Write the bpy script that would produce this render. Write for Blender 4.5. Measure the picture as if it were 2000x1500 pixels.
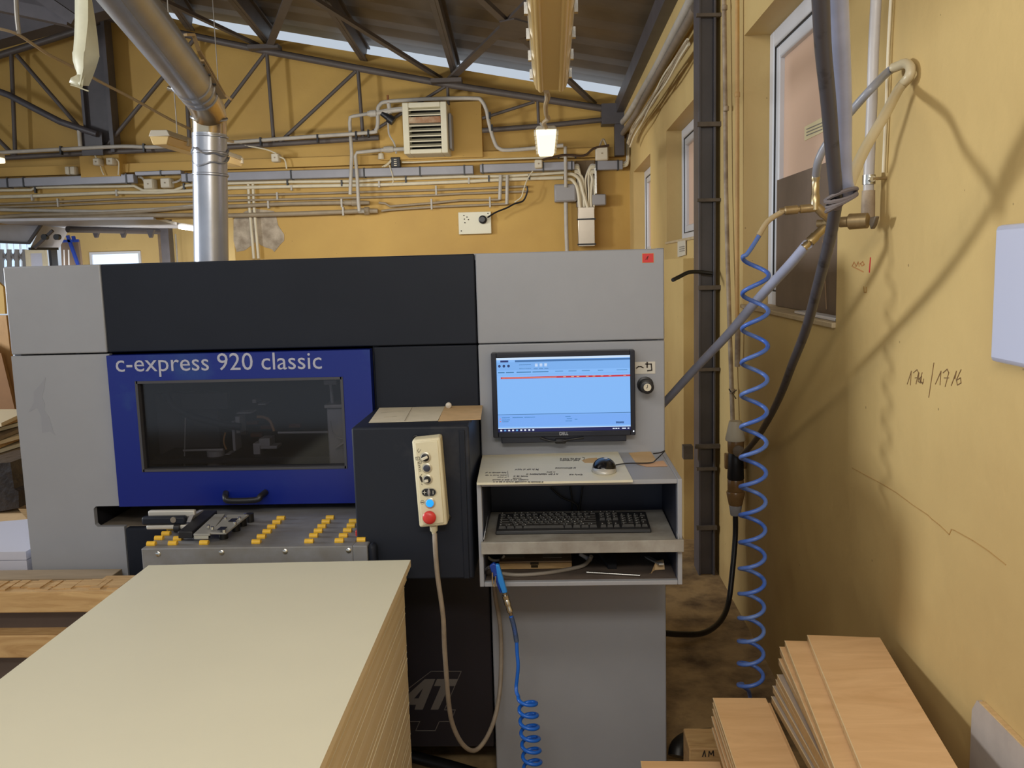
import bpy, math, random
from mathutils import Vector, Matrix
random.seed(7)
for o in list(bpy.data.objects): bpy.data.objects.remove(o)
SC = bpy.context.scene; COL = SC.collection
V = Vector

# ------------------------------------------------------------------ camera
F = 1750.0; H = 1.68
def _basis():
    a = V((75, 231, F)); yd = (F*F + 75*370)/231.0
    Yc = a.normalized(); Zc = -V((370, -yd, F)).normalized()
    Xc = Yc.cross(Zc)
    if Xc.x < 0: Xc = -Xc
    return Xc, Yc, Zc
XC, YC, ZC = _basis()
def ray(px, py):
    c = V((px-1000, 750-py, F)); return V((XC.dot(c), YC.dot(c), ZC.dot(c)))
def at(px, py, x=None, y=None, z=None):
    """the point of the plane X=x, Y=y or Z=z that the camera sees at a pixel of the 2000x1500 frame"""
    d = ray(px, py)
    if y is not None: t = y/d.y
    elif x is not None: t = x/d.x
    else: t = (z-H)/d.z
    return V((0, 0, H)) + d*t
cd = bpy.data.cameras.new('camera'); cam = bpy.data.objects.new('camera', cd); COL.objects.link(cam)
cd.sensor_width = 36; cd.lens = 36*F/2000; cd.clip_start = .05; cd.clip_end = 200
r_ = V((XC.x, YC.x, ZC.x)); u_ = V((XC.y, YC.y, ZC.y)); f_ = V((XC.z, YC.z, ZC.z))
R3 = Matrix((r_, u_, -f_)).transposed()
cam.matrix_world = Matrix.Translation((0, 0, H)) @ R3.to_4x4()
SC.camera = cam
SC.view_settings.view_transform = 'Standard'; SC.view_settings.look = 'None'
SC.view_settings.exposure = -0.08; SC.view_settings.gamma = 1.0; SC.view_settings.use_curve_mapping = False

# ------------------------------------------------------------------ sky and lights
wd = bpy.data.worlds.new('sky'); SC.world = wd; wd.use_nodes = True
bg = wd.node_tree.nodes['Background']; bg.inputs[0].default_value = (.78, .88, 1, 1); bg.inputs[1].default_value = .70
def area(name, loc, target, sx, sy, power, color):
    l = bpy.data.lights.new(name, 'AREA'); l.shape = 'RECTANGLE'; l.size = sx; l.size_y = sy; l.energy = power; l.color = color
    o = bpy.data.objects.new(name, l); COL.objects.link(o); o.location = loc
    o.rotation_euler = (V(target)-V(loc)).to_track_quat('-Z', 'Y').to_euler(); return o
area('daylight_gate', (-7.5, 3.34, 2.45), (.87, 2.6, 1.6), 1.0, 1.0, 330, (.92, .96, 1))
area('shop_lamp_row', (-1.3, .3, 3.2), (-.6, 2.2, .8), 2.4, .35, 28, (1, .93, .82))
area('rear_wall_fill', (-1.6, 7.6, 2.5), (-1.4, 9.9, 1.1), 3.2, .3, 38, (1, .95, .84))  # added fill that brightens the lower rear wall, no fixture hangs here
area('far_bay_fill', (-5.4, 11.3, 1.3), (-5.9, 12.9, 2.1), 2.4, .6, 34, (1, .97, .9))  # added fill for the far bay, set apart from the tube lamp there
area('shop_lamp_front', (.1, -.6, 2.75), (.4, 2.4, 1.0), 1.2, .3, 32, (1, .95, .86))

# ------------------------------------------------------------------ materials
def lin(c):
    c = c/255.0
    return c/12.92 if c <= .04045 else ((c+.055)/1.055)**2.4
def rgb(r, g, b): return (lin(r), lin(g), lin(b), 1)
_M = {}
def mat(name, col, rough=.5, metal=0, var=0.0, scale=6, bump=0.0, bscale=None, col2=None, emit=None, es=1.0, alpha=None, stretch=None, trans=0, spec=None, thr=(.35, .65)):
    if name in _M: return _M[name]
    m = bpy.data.materials.new(name); m.use_nodes = True; nt = m.node_tree; b = nt.nodes['Principled BSDF']; L = nt.links.new
    b.inputs['Base Color'].default_value = rgb(*col); b.inputs['Roughness'].default_value = rough; b.inputs['Metallic'].default_value = metal
    if spec is not None: b.inputs['Specular IOR Level'].default_value = spec
    if trans: b.inputs['Transmission Weight'].default_value = trans
    if alpha is not None: b.inputs['Alpha'].default_value = alpha
    if var or bump or col2:
        g = nt.nodes.new('ShaderNodeNewGeometry'); mp = nt.nodes.new('ShaderNodeMapping'); L(g.outputs['Position'], mp.inputs['Vector'])
        if stretch: mp.inputs['Scale'].default_value = stretch
        n = nt.nodes.new('ShaderNodeTexNoise'); n.inputs['Scale'].default_value = scale; n.inputs['Detail'].default_value = 8; n.inputs['Roughness'].default_value = .6
        L(mp.outputs[0], n.inputs['Vector'])
        if var or col2:
            cr = nt.nodes.new('ShaderNodeValToRGB'); L(n.outputs['Fac'], cr.inputs['Fac'])
            c = rgb(*col)
            c2 = rgb(*col2) if col2 else tuple(x*(1-var) for x in c[:3])+(1,)
            c1 = c if col2 else tuple(min(1, x*(1+var*.6)) for x in c[:3])+(1,)
            cr.color_ramp.elements[0].position = thr[0]; cr.color_ramp.elements[1].position = thr[1]
            cr.color_ramp.elements[0].color = c2; cr.color_ramp.elements[1].color = c1
            L(cr.outputs['Color'], b.inputs['Base Color'])
        if bump:
            n2 = nt.nodes.new('ShaderNodeTexNoise'); n2.inputs['Scale'].default_value = bscale or scale*6; n2.inputs['Detail'].default_value = 5
            L(mp.outputs[0], n2.inputs['Vector'])
            bp = nt.nodes.new('ShaderNodeBump'); bp.inputs['Strength'].default_value = bump; bp.inputs['Distance'].default_value = .01
            L(n2.outputs['Fac'], bp.inputs['Height']); L(bp.outputs[0], b.inputs['Normal'])
    if emit:
        b.inputs['Emission Color'].default_value = rgb(*emit); b.inputs['Emission Strength'].default_value = es
    _M[name] = m; return m
def wall_mat(name, col, dirt, low, high, zlow=None):
    """painted plaster: two scales of mottling, small knocks, and a film of dirt and painted shade rising from the floor"""
    m = bpy.data.materials.new(name); m.use_nodes = True; nt = m.node_tree; b = nt.nodes['Principled BSDF']; L = nt.links.new; N = nt.nodes.new
    b.inputs['Roughness'].default_value = .62
    g = N('ShaderNodeNewGeometry'); n = N('ShaderNodeTexNoise'); n.inputs['Scale'].default_value = .9; n.inputs['Detail'].default_value = 7
    L(g.outputs['Position'], n.inputs['Vector'])
    mx = N('ShaderNodeMix'); mx.data_type = 'RGBA'; mx.inputs[6].default_value = rgb(*col); mx.inputs[7].default_value = rgb(*dirt)
    mr = N('ShaderNodeMapRange'); mr.inputs[1].default_value = .42; mr.inputs[2].default_value = .75; mr.inputs[3].default_value = 0; mr.inputs[4].default_value = .55
    L(n.outputs['Fac'], mr.inputs[0])
    s = N('ShaderNodeSeparateXYZ'); L(g.outputs['Position'], s.inputs[0])
    z = N('ShaderNodeMapRange'); z.inputs[1].default_value = low; z.inputs[2].default_value = high; z.inputs[3].default_value = .8; z.inputs[4].default_value = 0  # film fades upwards, part dirt and part shade put into the colour
    L(s.outputs['Z'], z.inputs[0])
    n3 = N('ShaderNodeTexNoise'); n3.inputs['Scale'].default_value = 3.2; n3.inputs['Detail'].default_value = 6; L(g.outputs['Position'], n3.inputs['Vector'])
    mu = N('ShaderNodeMath'); mu.operation = 'MULTIPLY'; L(z.outputs[0], mu.inputs[0]); L(n3.outputs['Fac'], mu.inputs[1])
    mu2 = N('ShaderNodeMath'); mu2.operation = 'MULTIPLY_ADD'; mu2.use_clamp = True; L(mu.outputs[0], mu2.inputs[0]); mu2.inputs[1].default_value = 1.5; L(mr.outputs[0], mu2.inputs[2])
    L(mu2.outputs[0], mx.inputs[0])
    # small dark knocks and specks
    w = N('ShaderNodeTexVoronoi'); w.inputs['Scale'].default_value = 9; L(g.outputs['Position'], w.inputs['Vector'])
    lt = N('ShaderNodeMath'); lt.operation = 'LESS_THAN'; lt.inputs[1].default_value = .035; L(w.outputs['Distance'], lt.inputs[0])
    lm = N('ShaderNodeMath'); lm.operation = 'MULTIPLY'; lm.inputs[1].default_value = .55; L(lt.outputs[0], lm.inputs[0])
    m2 = N('ShaderNodeMix'); m2.data_type = 'RGBA'; m2.inputs[7].default_value = rgb(85, 60, 25); L(lm.outputs[0], m2.inputs[0]); L(mx.outputs[2], m2.inputs[6])
    L(m2.outputs[2], b.inputs['Base Color'])
    n2 = N('ShaderNodeTexNoise'); n2.inputs['Scale'].default_value = 5; n2.inputs['Detail'].default_value = 9; L(g.outputs['Position'], n2.inputs['Vector'])
    bp = N('ShaderNodeBump'); bp.inputs['Strength'].default_value = .35; bp.inputs['Distance'].default_value = .02; L(n2.outputs['Fac'], bp.inputs['Height']); L(bp.outputs[0], b.inputs['Normal'])
    return m
def wood_mat(name, c1, c2, sx=(2, 26, 26), dist=1.2, rough=.5):
    m = bpy.data.materials.new(name); m.use_nodes = True; nt = m.node_tree; b = nt.nodes['Principled BSDF']; L = nt.links.new; N = nt.nodes.new
    b.inputs['Roughness'].default_value = rough
    g = N('ShaderNodeNewGeometry'); mp = N('ShaderNodeMapping'); mp.inputs['Scale'].default_value = sx; L(g.outputs['Position'], mp.inputs[0])
    n = N('ShaderNodeTexNoise'); n.inputs['Scale'].default_value = 1.6; n.inputs['Detail'].default_value = 8; n.inputs['Distortion'].default_value = dist; n.inputs['Roughness'].default_value = .62
    L(mp.outputs[0], n.inputs['Vector'])
    cr = N('ShaderNodeValToRGB'); L(n.outputs['Fac'], cr.inputs[0]); cr.color_ramp.elements[0].position = .32; cr.color_ramp.elements[1].position = .68
    cr.color_ramp.elements[0].color = rgb(*c2); cr.color_ramp.elements[1].color = rgb(*c1); L(cr.outputs[0], b.inputs['Base Color'])
    return m
WALL = wall_mat('yellow_plaster', (212, 184, 122), (170, 138, 86), .1, 1.35)
WALLB = wall_mat('yellow_plaster_rear', (200, 162, 84), (160, 122, 62), -5, -4)
CONC = mat('dusty_concrete', (178, 150, 108), .8, col2=(98, 78, 58), scale=4.6, bump=.6, bscale=9, thr=(.36, .6))
SHEET = mat('grey_roof_sheet', (128, 120, 112), .42, .55, var=.32, scale=1.1, bump=.1, bscale=3)
STEEL = mat('brown_grey_painted_steel', (92, 84, 80), .5, var=.15, scale=5)
DSTEEL = mat('dark_painted_steel', (78, 74, 78), .45, var=.2, scale=4)
GREY = mat('grey_powder_coat', (157, 160, 168), .42, var=.07, scale=1.7, bump=.03, bscale=700)
DARK = mat('anthracite_powder_coat', (34, 38, 48), .5, spec=.2, var=.1, scale=2.2, bump=.03, bscale=700)
DARK2 = mat('black_lacquer', (34, 32, 40), .4, var=.1, scale=3)
BLUE = mat('blue_lacquer', (14, 34, 128), .28, col2=(34, 62, 132), scale=2.6, thr=(.36, .46))
WHITEM = mat('white_melamine', (222, 218, 196), .4, var=.025, scale=2)
MEDGE = mat('beige_board_edge', (232, 214, 178), .6, var=.04, scale=2)
MEDGE2 = mat('pale_board_edge', (238, 222, 190), .55)
EDGEHI = mat('edge_highlight_white', (238, 232, 214), .5)
LAM = wood_mat('oak_laminate', (232, 192, 144), (214, 172, 124), (1.6, 9, 9), 1.4)
LEDGE = wood_mat('oak_edge_band', (214, 182, 132), (190, 158, 112), (6, 30, 30))
LGREY = mat('grey_laminate', (176, 162, 150), .5, var=.08, scale=6)
TIMB = wood_mat('rough_sawn_pine', (206, 172, 122), (172, 134, 86), (2.5, 18, 18), 1.6, .75)
PLASG = mat('grey_plastic', (150, 148, 150), .45)
PLASW = mat('off_white_plastic', (214, 205, 184), .5)
PIPE = mat('dusty_grey_conduit', (186, 180, 170), .5, var=.12, scale=7)
PIPEB = mat('brown_painted_pipe', (160, 144, 120), .5, var=.15, scale=6)
PIPEW = mat('cream_plastic_pipe', (220, 210, 184), .5, var=.08, scale=6)
TRUNK = mat('grey_cable_trunking', (142, 142, 150), .4, .2, var=.12, scale=2)
BLACK = mat('black_plastic', (28, 28, 32), .4)
RUB = mat('black_rubber', (24, 23, 25), .45, var=.4, scale=20)
GALV = mat('galvanised_duct', (186, 189, 198), .30, .72, var=.14, scale=3, bump=.2, bscale=5)
CHROME = mat('bright_steel', (200, 198, 192), .25, 1.0)
ALU = mat('dull_aluminium', (160, 158, 152), .5, .5)
BRASS = mat('dull_brass', (164, 142, 104), .42, .6, var=.2, scale=30)
HOSEW = mat('grey_white_hose', (164, 170, 196), .35, var=.1, scale=12)
HOSEC = mat('dusty_clear_hose', (190, 176, 144), .35)
HOSEG = mat('braided_grey_hose', (140, 142, 152), .35)
COILB = mat('blue_coil_hose', (96, 122, 178), .35, col2=(50, 92, 184), scale=9)
COILL = mat('bright_blue_coil_hose', (30, 104, 214), .28)
YEL = mat('yellow_roller_plastic', (228, 182, 56), .4, var=.1, scale=30)
REDM = mat('red_plastic', (206, 56, 52), .35)
WIN = mat('white_window_frame', (214, 216, 222), .35)
CREAM = mat('cream_pendant_plastic', (222, 214, 184), .45, var=.05, scale=12)
KRAFT = mat('brown_card', (204, 172, 128), .8, var=.08, scale=20)
PAPER = mat('dusty_paper', (210, 202, 182), .8, var=.06, scale=20)
INK = mat('dark_ink', (52, 44, 40), .8)

# ------------------------------------------------------------------ mesh builder
WL = {}
def catmull(pts, n=6, closed=False):
    P = [V(p) for p in pts]
    if len(P) < 3: return P
    out = []
    for i in range(len(P)-1):
        p0 = P[i-1] if i > 0 else P[0]*2-P[1]; p1 = P[i]; p2 = P[i+1]; p3 = P[i+2] if i+2 < len(P) else P[-1]*2-P[-2]
        for k in range(n):
            t = k/n
            out.append(.5*((2*p1)+(p2-p0)*t+(2*p0-5*p1+4*p2-p3)*t*t+(3*p1-p0-3*p2+p3)*t**3))
    out.append(P[-1]); return out
class B:
    def __init__(s): s.v = []; s.f = []; s.mi = []
    def _add(s, vs, fs, mi=0):
        b = len(s.v); s.v += [V(p) for p in vs]; s.f += [[b+i for i in f] for f in fs]; s.mi += [mi]*len(fs); return s
    def hexa(s, c, mi=0):      # 4 bottom corners then 4 top corners
        return s._add(c, [(3, 2, 1, 0), (4, 5, 6, 7), (0, 1, 5, 4), (1, 2, 6, 5), (2, 3, 7, 6), (3, 0, 4, 7)], mi)
    def box(s, x0, x1, y0, y1, z0, z1, mi=0):
        return s.hexa([(x0, y0, z0), (x1, y0, z0), (x1, y1, z0), (x0, y1, z0), (x0, y0, z1), (x1, y0, z1), (x1, y1, z1), (x0, y1, z1)], mi)
    def bar(s, a, b, w, h, up=(0, 0, 1), mi=0):   # square bar from a to b
        a = V(a); b = V(b); d = (b-a).normalized(); u = V(up); r = d.cross(u)
        if r.length < 1e-4: r = d.cross(V((0, 1, 0)))
        r.normalize(); u = r.cross(d); r = r*w/2; u = u*h/2
        return s.hexa([a-r-u, a+r-u, b+r-u, b-r-u, a-r+u, a+r+u, b+r+u, b-r+u], mi)
    def prism(s, poly, d, mi=0):
        n = len(poly); d = V(d); P = [V(p) for p in poly]
        nrm = V((0, 0, 0))
        for i in range(n):
            a = P[i]; b = P[(i+1) % n]; nrm += a.cross(b)
        if nrm.dot(d) > 0: P = P[::-1]
        return s._add(P+[p+d for p in P], [tuple(range(n)), tuple(range(2*n-1, n-1, -1))]+[(i, i+n, (i+1) % n+n, (i+1) % n) for i in range(n)], mi)
    def cyl(s, a, b, r, r2=None, n=16, mi=0, caps=True):
        a = V(a); b = V(b); d = (b-a).normalized(); r2 = r if r2 is None else r2
        q = V((0, 0, 1)) if abs(d.z) < .9 else V((1, 0, 0)); x = d.cross(q).normalized(); y = d.cross(x)
        ring = [(math.cos(2*math.pi*i/n), math.sin(2*math.pi*i/n)) for i in range(n)]
        vs = [a+(x*c+y*t)*r for c, t in ring]+[b+(x*c+y*t)*r2 for c, t in ring]
        fs = [(i, (i+1) % n, (i+1) % n+n, i+n) for i in range(n)]
        if caps: fs += [tuple(range(n-1, -1, -1)), tuple(range(n, 2*n))]
        return s._add(vs, fs, mi)
    def lathe(s, a, d, prof, n=20, mi=0):   # prof: (distance along d, radius)
        a = V(a); d = V(d).normalized(); q = V((0, 0, 1)) if abs(d.z) < .9 else V((1, 0, 0)); x = d.cross(q).normalized(); y = d.cross(x)
        vs = []
        for h, r in prof:
            for i in range(n):
                t = 2*math.pi*i/n; vs.append(a+d*h+(x*math.cos(t)+y*math.sin(t))*r)
        fs = []
        for k in range(len(prof)-1):
            for i in range(n): fs.append((k*n+i, k*n+(i+1) % n, (k+1)*n+(i+1) % n, (k+1)*n+i))
        fs += [tuple(range(n-1, -1, -1)), tuple(range((len(prof)-1)*n, len(prof)*n))]
        return s._add(vs, fs, mi)
    def tube(s, pts, r, n=10, sm=0, mi=0):
        P = catmull(pts, sm) if sm else [V(p) for p in pts]
        R = r if callable(r) else (lambda t: r)
        m = len(P); x = None; vs = []
        for i in range(m):
            d = (P[min(i+1, m-1)]-P[max(i-1, 0)])
            d = d.normalized() if d.length > 1e-9 else V((0, 0, 1))
            if x is None:
                q = V((0, 0, 1)) if abs(d.z) < .9 else V((1, 0, 0)); x = d.cross(q).normalized()
            else:
                x = x-d*x.dot(d); x.normalize()
            y = d.cross(x); rr = R(i/(m-1))
            for k in range(n):
                t = 2*math.pi*k/n; vs.append(P[i]+(x*math.cos(t)+y*math.sin(t))*rr)
        fs = [(i*n+k, i*n+(k+1) % n, (i+1)*n+(k+1) % n, (i+1)*n+k) for i in range(m-1) for k in range(n)]
        fs += [tuple(range(n-1, -1, -1)), tuple(range((m-1)*n, m*n))]
        return s._add(vs, fs, mi)
    def ball(s, c, rx, ry, rz, n=16, m=10, zmin=-1, mi=0):
        c = V(c); vs = []; 
        for j in range(m+1):
            a = -math.pi/2+math.pi*j/m; zz = max(math.sin(a), zmin)
            for i in range(n):
                t = 2*math.pi*i/n; vs.append(c+V((rx*math.cos(a)*math.cos(t), ry*math.cos(a)*math.sin(t), rz*zz)))
        fs = [(j*n+i, j*n+(i+1) % n, (j+1)*n+(i+1) % n, (j+1)*n+i) for j in range(m) for i in range(n)]
        return s._add(vs, fs, mi)
    def sheet(s, rows, th=(0, 0, 0), mi=0):   # grid of points given as rows, with a thickness vector
        n = len(rows[0]); m = len(rows); th = V(th)
        vs = [V(p) for r in rows for p in r]; k = len(vs); vs += [p+th for p in vs]
        fs = []
        for j in range(m-1):
            for i in range(n-1):
                a = j*n+i; fs.append((a, a+1, a+n+1, a+n)); fs.append((a+k, a+n+k, a+n+1+k, a+1+k))
        for i in range(n-1):
            fs.append((i, i+k, i+1+k, i+1)); a = (m-1)*n+i; fs.append((a, a+1, a+1+k, a+k))
        for j in range(m-1):
            a = j*n; fs.append((a, a+n, a+n+k, a+k)); a = j*n+n-1; fs.append((a, a+k, a+n+k, a+n))
        return s._add(vs, fs, mi)
    def build(s, name, m, parent=None, bevel=0, smooth=40, recalc=False):
        me = bpy.data.meshes.new(name)
        lo = V([min(p[i] for p in s.v) for i in range(3)]); hi = V([max(p[i] for p in s.v) for i in range(3)]); c = (lo+hi)/2
        if parent is None: c.z = lo.z
        me.from_pydata([tuple(p-c) for p in s.v], [], s.f)
        for q in (m if isinstance(m, (list, tuple)) else [m]): me.materials.append(q)
        for p, k in zip(me.polygons, s.mi): p.material_index = k
        me.validate(); me.update()
        if smooth:
            me.polygons.foreach_set('use_smooth', [True]*len(me.polygons)); me.set_sharp_from_angle(angle=math.radians(smooth))
        o = bpy.data.objects.new(name, me); COL.objects.link(o)
        if parent is not None:
            o.parent = parent; o.location = c-WL[parent]
        else: o.location = c
        WL[o] = c.copy()
        if bevel:
            b = o.modifiers.new('bevel', 'BEVEL'); b.width = bevel; b.segments = 2; b.limit_method = 'ANGLE'
        return o
def tag(o, label=None, cat=None, group=None, kind=None):
    if label: o['label'] = label
    if cat: o['category'] = cat
    if group: o['group'] = group
    if kind: o['kind'] = kind
    return o
def thing(name, loc, label, cat, group=None):
    o = bpy.data.objects.new(name, None); COL.objects.link(o); o.location = loc; o.empty_display_size = .1; WL[o] = V(loc)
    return tag(o, label, cat, group)
def struct(o): o['kind'] = 'structure'; return o
def clone(o, parent=None, off=V((0, 0, 0))):
    c = o.copy(); COL.objects.link(c)
    if parent is not None: c.parent = parent; WL[c] = WL[o]+off
    else: c.location = o.location+off; WL[c] = WL[o]+off
    for ch in list(o.children): clone(ch, c, off)
    return c
def rod(p, q, r, name, m, parent, n=10): return B().cyl(p, q, r, n=n).build(name, m, parent)
def text(body, p0, size, m, parent, name='lettering', depth=.0015, shear=0, sx=1.0, roll=0, face='front'):
    """raised lettering turned into a mesh, on a plane facing the viewer (front) or facing -X (side)"""
    cu = bpy.data.curves.new(name, 'FONT'); cu.body = body; cu.size = size; cu.extrude = depth/2; cu.shear = shear; cu.resolution_u = 3
    o = bpy.data.objects.new(name, cu); COL.objects.link(o)
    bpy.context.view_layer.update()
    me = bpy.data.meshes.new_from_object(o.evaluated_get(bpy.context.evaluated_depsgraph_get()))
    bpy.data.objects.remove(o)
    rot = Matrix.Rotation(math.radians(90), 4, 'X')
    if face == 'side': rot = Matrix.Rotation(math.radians(-90), 4, 'Z') @ rot
    if face == 'top': rot = Matrix.Identity(4)
    me.transform(rot @ Matrix.Rotation(roll, 4, 'Z') @ Matrix.Diagonal((sx, 1, 1, 1)))
    me.materials.clear(); me.materials.append(m)
    o = bpy.data.objects.new(name, me); COL.objects.link(o)
    if parent is not None: o.parent = parent; o.location = V(p0)-WL[parent]
    else: o.location = p0
    WL[o] = V(p0); return o

XW = .874; YM = 2.75; YB = 9.93
# ================================================================== SETTING
struct(B().box(-11, XW+.3, -4, 14, -.12, 0).build('floor', CONC))
# right wall with three window openings, walls are 0.30 thick
wins = [(2.80, 4.15, 1.47, 2.66), (5.05, 6.83, 1.82, 2.64), (7.90, 9.47, 1.72, 2.61)]
w = B(); T = XW+.30; ZT = 3.75
ys = [-4]+[v for a in wins for v in a[:2]]+[10.3]
for i in range(0, len(ys), 2): w.box(XW, T, ys[i], ys[i+1], 0, ZT)
for a, b, c, d in wins: w.box(XW, T, a, b, 0, c); w.box(XW, T, a, b, d, ZT)
struct(w.build('wall_right', WALL, smooth=0))
# rear wall: gable, with the wide opening to the next bay on the left
gap = .12
def roofz(x): return 3.60-(x-.667)*.196 if x > -4.84 else 4.68+(x+4.84)*.25
w = B()
zo = 2.31
w.prism([(-3.50, YB, 0), (XW, YB, 0), (XW, YB, roofz(XW)-gap), (-3.50, YB, roofz(-3.5)-gap)], (0, .12, 0))
w.prism([(-11, YB, zo), (-3.50, YB, zo), (-3.50, YB, roofz(-3.5)-gap), (-4.84, YB, 4.66), (-11, YB, 3.0)], (0, .12, 0))
struct(w.build('wall_back', WALLB, smooth=0))
# plaster band that stands proud under the truss, and the two boxed-out blocks on it
w = B()
pa = at(1228, 287, y=9.83)
w.box(-11, XW, 9.81, YB, 2.815, pa.z)
struct(w.build('trim_1', WALLB, smooth=0))
a = at(740, 206, y=9.80); b = at(943, 298, y=9.80)
struct(B().box(a.x, b.x, 9.76, YB, b.z-.05, a.z).build('trim_2', WALLB, smooth=0))
a = at(160, 302, y=9.80); b = at(240, 345, y=9.80)
struct(B().box(a.x, b.x, 9.74, YB, b.z, a.z).build('trim_3', WALLB, smooth=0))
# bare plaster patch
pp = [(456, 428), (480, 412), (500, 408), (535, 412), (540, 425), (543, 440), (555, 458), (555, 470), (547, 478), (536, 492), (530, 486), (520, 484), (508, 478), (503, 470), (490, 480), (478, 489), (462, 492), (456, 470)]
struct(B().prism([at(x, y, y=9.925) for x, y in pp], (0, .01, 0)).build('plaster_patch', mat('bare_plaster', (196, 182, 162), .9, col2=(150, 136, 118), scale=8, bump=.5, bscale=16)))
# roof sheets with ribs
def roof_side(x0, x1):
    g = B(); n = 46; rows = []
    for j in range(n+1):
        y = -4+(10.06+4)*j/n; r = []
        for i in range(13):
            x = x0+(x1-x0)*i/12; r.append((x, y, roofz(x)+.0+(.012 if j % 2 else 0)))
        rows.append(r)
    g.sheet(rows, (0, 0, .03)); return g
g = roof_side(-4.84, T); struct(g.build('ceiling', SHEET, smooth=0))
g = roof_side(-11, -4.84); struct(g.build('ceiling.001', SHEET, smooth=0))

# ---- windows of the right wall
PANE = bpy.data.materials.new('frosted_peach_glass'); PANE.use_nodes = True
nt = PANE.node_tree; nt.nodes.clear(); N = nt.nodes.new; L = nt.links.new
o_ = N('ShaderNodeOutputMaterial'); d_ = N('ShaderNodeBsdfDiffuse'); t_ = N('ShaderNodeBsdfTranslucent'); g_ = N('ShaderNodeBsdfGlossy'); m1 = N('ShaderNodeMixShader'); m2 = N('ShaderNodeMixShader')
d_.inputs[0].default_value = rgb(232, 206, 184); t_.inputs[0].default_value = rgb(255, 232, 212); g_.inputs['Roughness'].default_value = .12
m1.inputs[0].default_value = .62; m2.inputs[0].default_value = .07
L(d_.outputs[0], m1.inputs[1]); L(t_.outputs[0], m1.inputs[2]); L(m1.outputs[0], m2.inputs[1]); L(g_.outputs[0], m2.inputs[2]); L(m2.outputs[0], o_.inputs[0])
GASK = mat('black_gasket', (30, 28, 26), .6)
for k, (y0, y1, z0, z1) in enumerate(wins):
    root = bpy.data.objects.new('window_%d' % (k+1), None); COL.objects.link(root); root.location = (.99, (y0+y1)/2, z0); WL[root] = V(root.location); struct(root)
    f = B(); xa, xb = .985, 1.05; t = .07
    f.box(xa, xb, y0, y0+t, z0, z1); f.box(xa, xb, y1-t, y1, z0, z1); f.box(xa, xb, y0+t, y1-t, z0, z0+t); f.box(xa, xb, y0+t, y1-t, z1-t, z1)
    fr = f.build('window_frame', WIN, root, bevel=.008)
    s = B(); q = .055; a0, a1, b0, b1 = y0+t, y1-t, z0+t, z1-t
    s.box(xa+.012, xb-.005, a0, a0+q, b0, b1); s.box(xa+.012, xb-.005, a1-q, a1, b0, b1); s.box(xa+.012, xb-.005, a0+q, a1-q, b0, b0+q); s.box(xa+.012, xb-.005, a0+q, a1-q, b1-q, b1)
    s.build('sash', WIN, root, bevel=.006)
    g = B(); e = .006
    for ya, yb, za, zb in ((a0-e, a0+e, b0, b1), (a1-e, a1+e, b0, b1), (a0, a1, b0-e, b0+e), (a0, a1, b1-e, b1+e)): g.box(xa+.006, xa+.02, ya, yb, za, zb)
    g.build('gasket', GASK, root)
    B().box(1.02, 1.026, a0+q-.01, a1-q+.01, b0+q-.01, b1-q+.01).build('pane', PANE, root)
    B().box(.862, 1.0, y0+.002, y1-.002, z0-.005, z0+.012).build('window_sill', mat('dusty_sill', (196, 176, 140), .6, var=.15, scale=9), root, bevel=.003)
# ================================================================== ROOF STEEL
YT = 9.72     # plane of the truss in front of the rear wall
def tp(x, y, Y=YT): return at(x, y, y=Y)
tr = thing('roof_truss', tp(640, 200), 'brown grey tubular steel roof truss standing against the yellow rear wall', 'truss')
def tubepx(pts, wpx, name, Y=YT, m=STEEL, parent=tr, sq=False):
    P = [at(x, y, y=Y) for x, y in pts]; g = B()
    if sq:
        for a, b in zip(P, P[1:]): g.bar(a, b, wpx*Y/F, wpx*Y/F)
    else: g.tube(P, wpx*Y/F/2, n=10)
    return g.build(name, m, parent)
tubepx([(186, 30), (385, 72), (520, 100), (697, 133), (875, 165), (950, 177), (1178, 212)], 13, 'top_chord')
tubepx([(196, 40), (145, 62), (0, 108), (-60, 128)], 13, 'top_chord')
tubepx([(-40, 311), (210, 297), (450, 287), (740, 269)], 10, 'bottom_chord')
tubepx([(942, 255), (1060, 246), (1178, 234)], 10, 'bottom_chord')
for pts, w_ in (([(521, 102), (535, 280)], 7), ([(699, 136), (709, 268)], 7), ([(1050, 192), (1052, 244)], 6), ([(874, 168), (876, 205)], 6), ([(358, 70), (371, 290)], 8), ([(22, 104), (30, 308)], 8),
                ([(518, 104), (378, 290)], 7), ([(695, 139), (544, 280)], 7), ([(871, 168), (716, 264)], 6), ([(1044, 199), (942, 231)], 6), ([(380, 76), (206, 288)], 8), ([(33, 108), (192, 292)], 8), ([(-40, 236), (30, 306)], 8)):
    tubepx(pts, w_, 'web_member')
g = B(); a = tp(1174, 205); b = tp(1226, 243); g.box(a.x, b.x+.05, YT-.08, YT+.12, b.z, a.z); a = tp(1200, 240); b = tp(1219, 304); g.box(a.x, b.x, YT-.05, YT+.1, b.z, a.z)
g.build('end_bracket', DSTEEL, tr)
for x, y in ((521, 98), (874, 163)):
    c = tp(x, y); B().box(c.x-.16, c.x+.16, YT-.14, YT+.02, c.z-.012, c.z+.03).build('gusset_plate', STEEL, tr)
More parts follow.
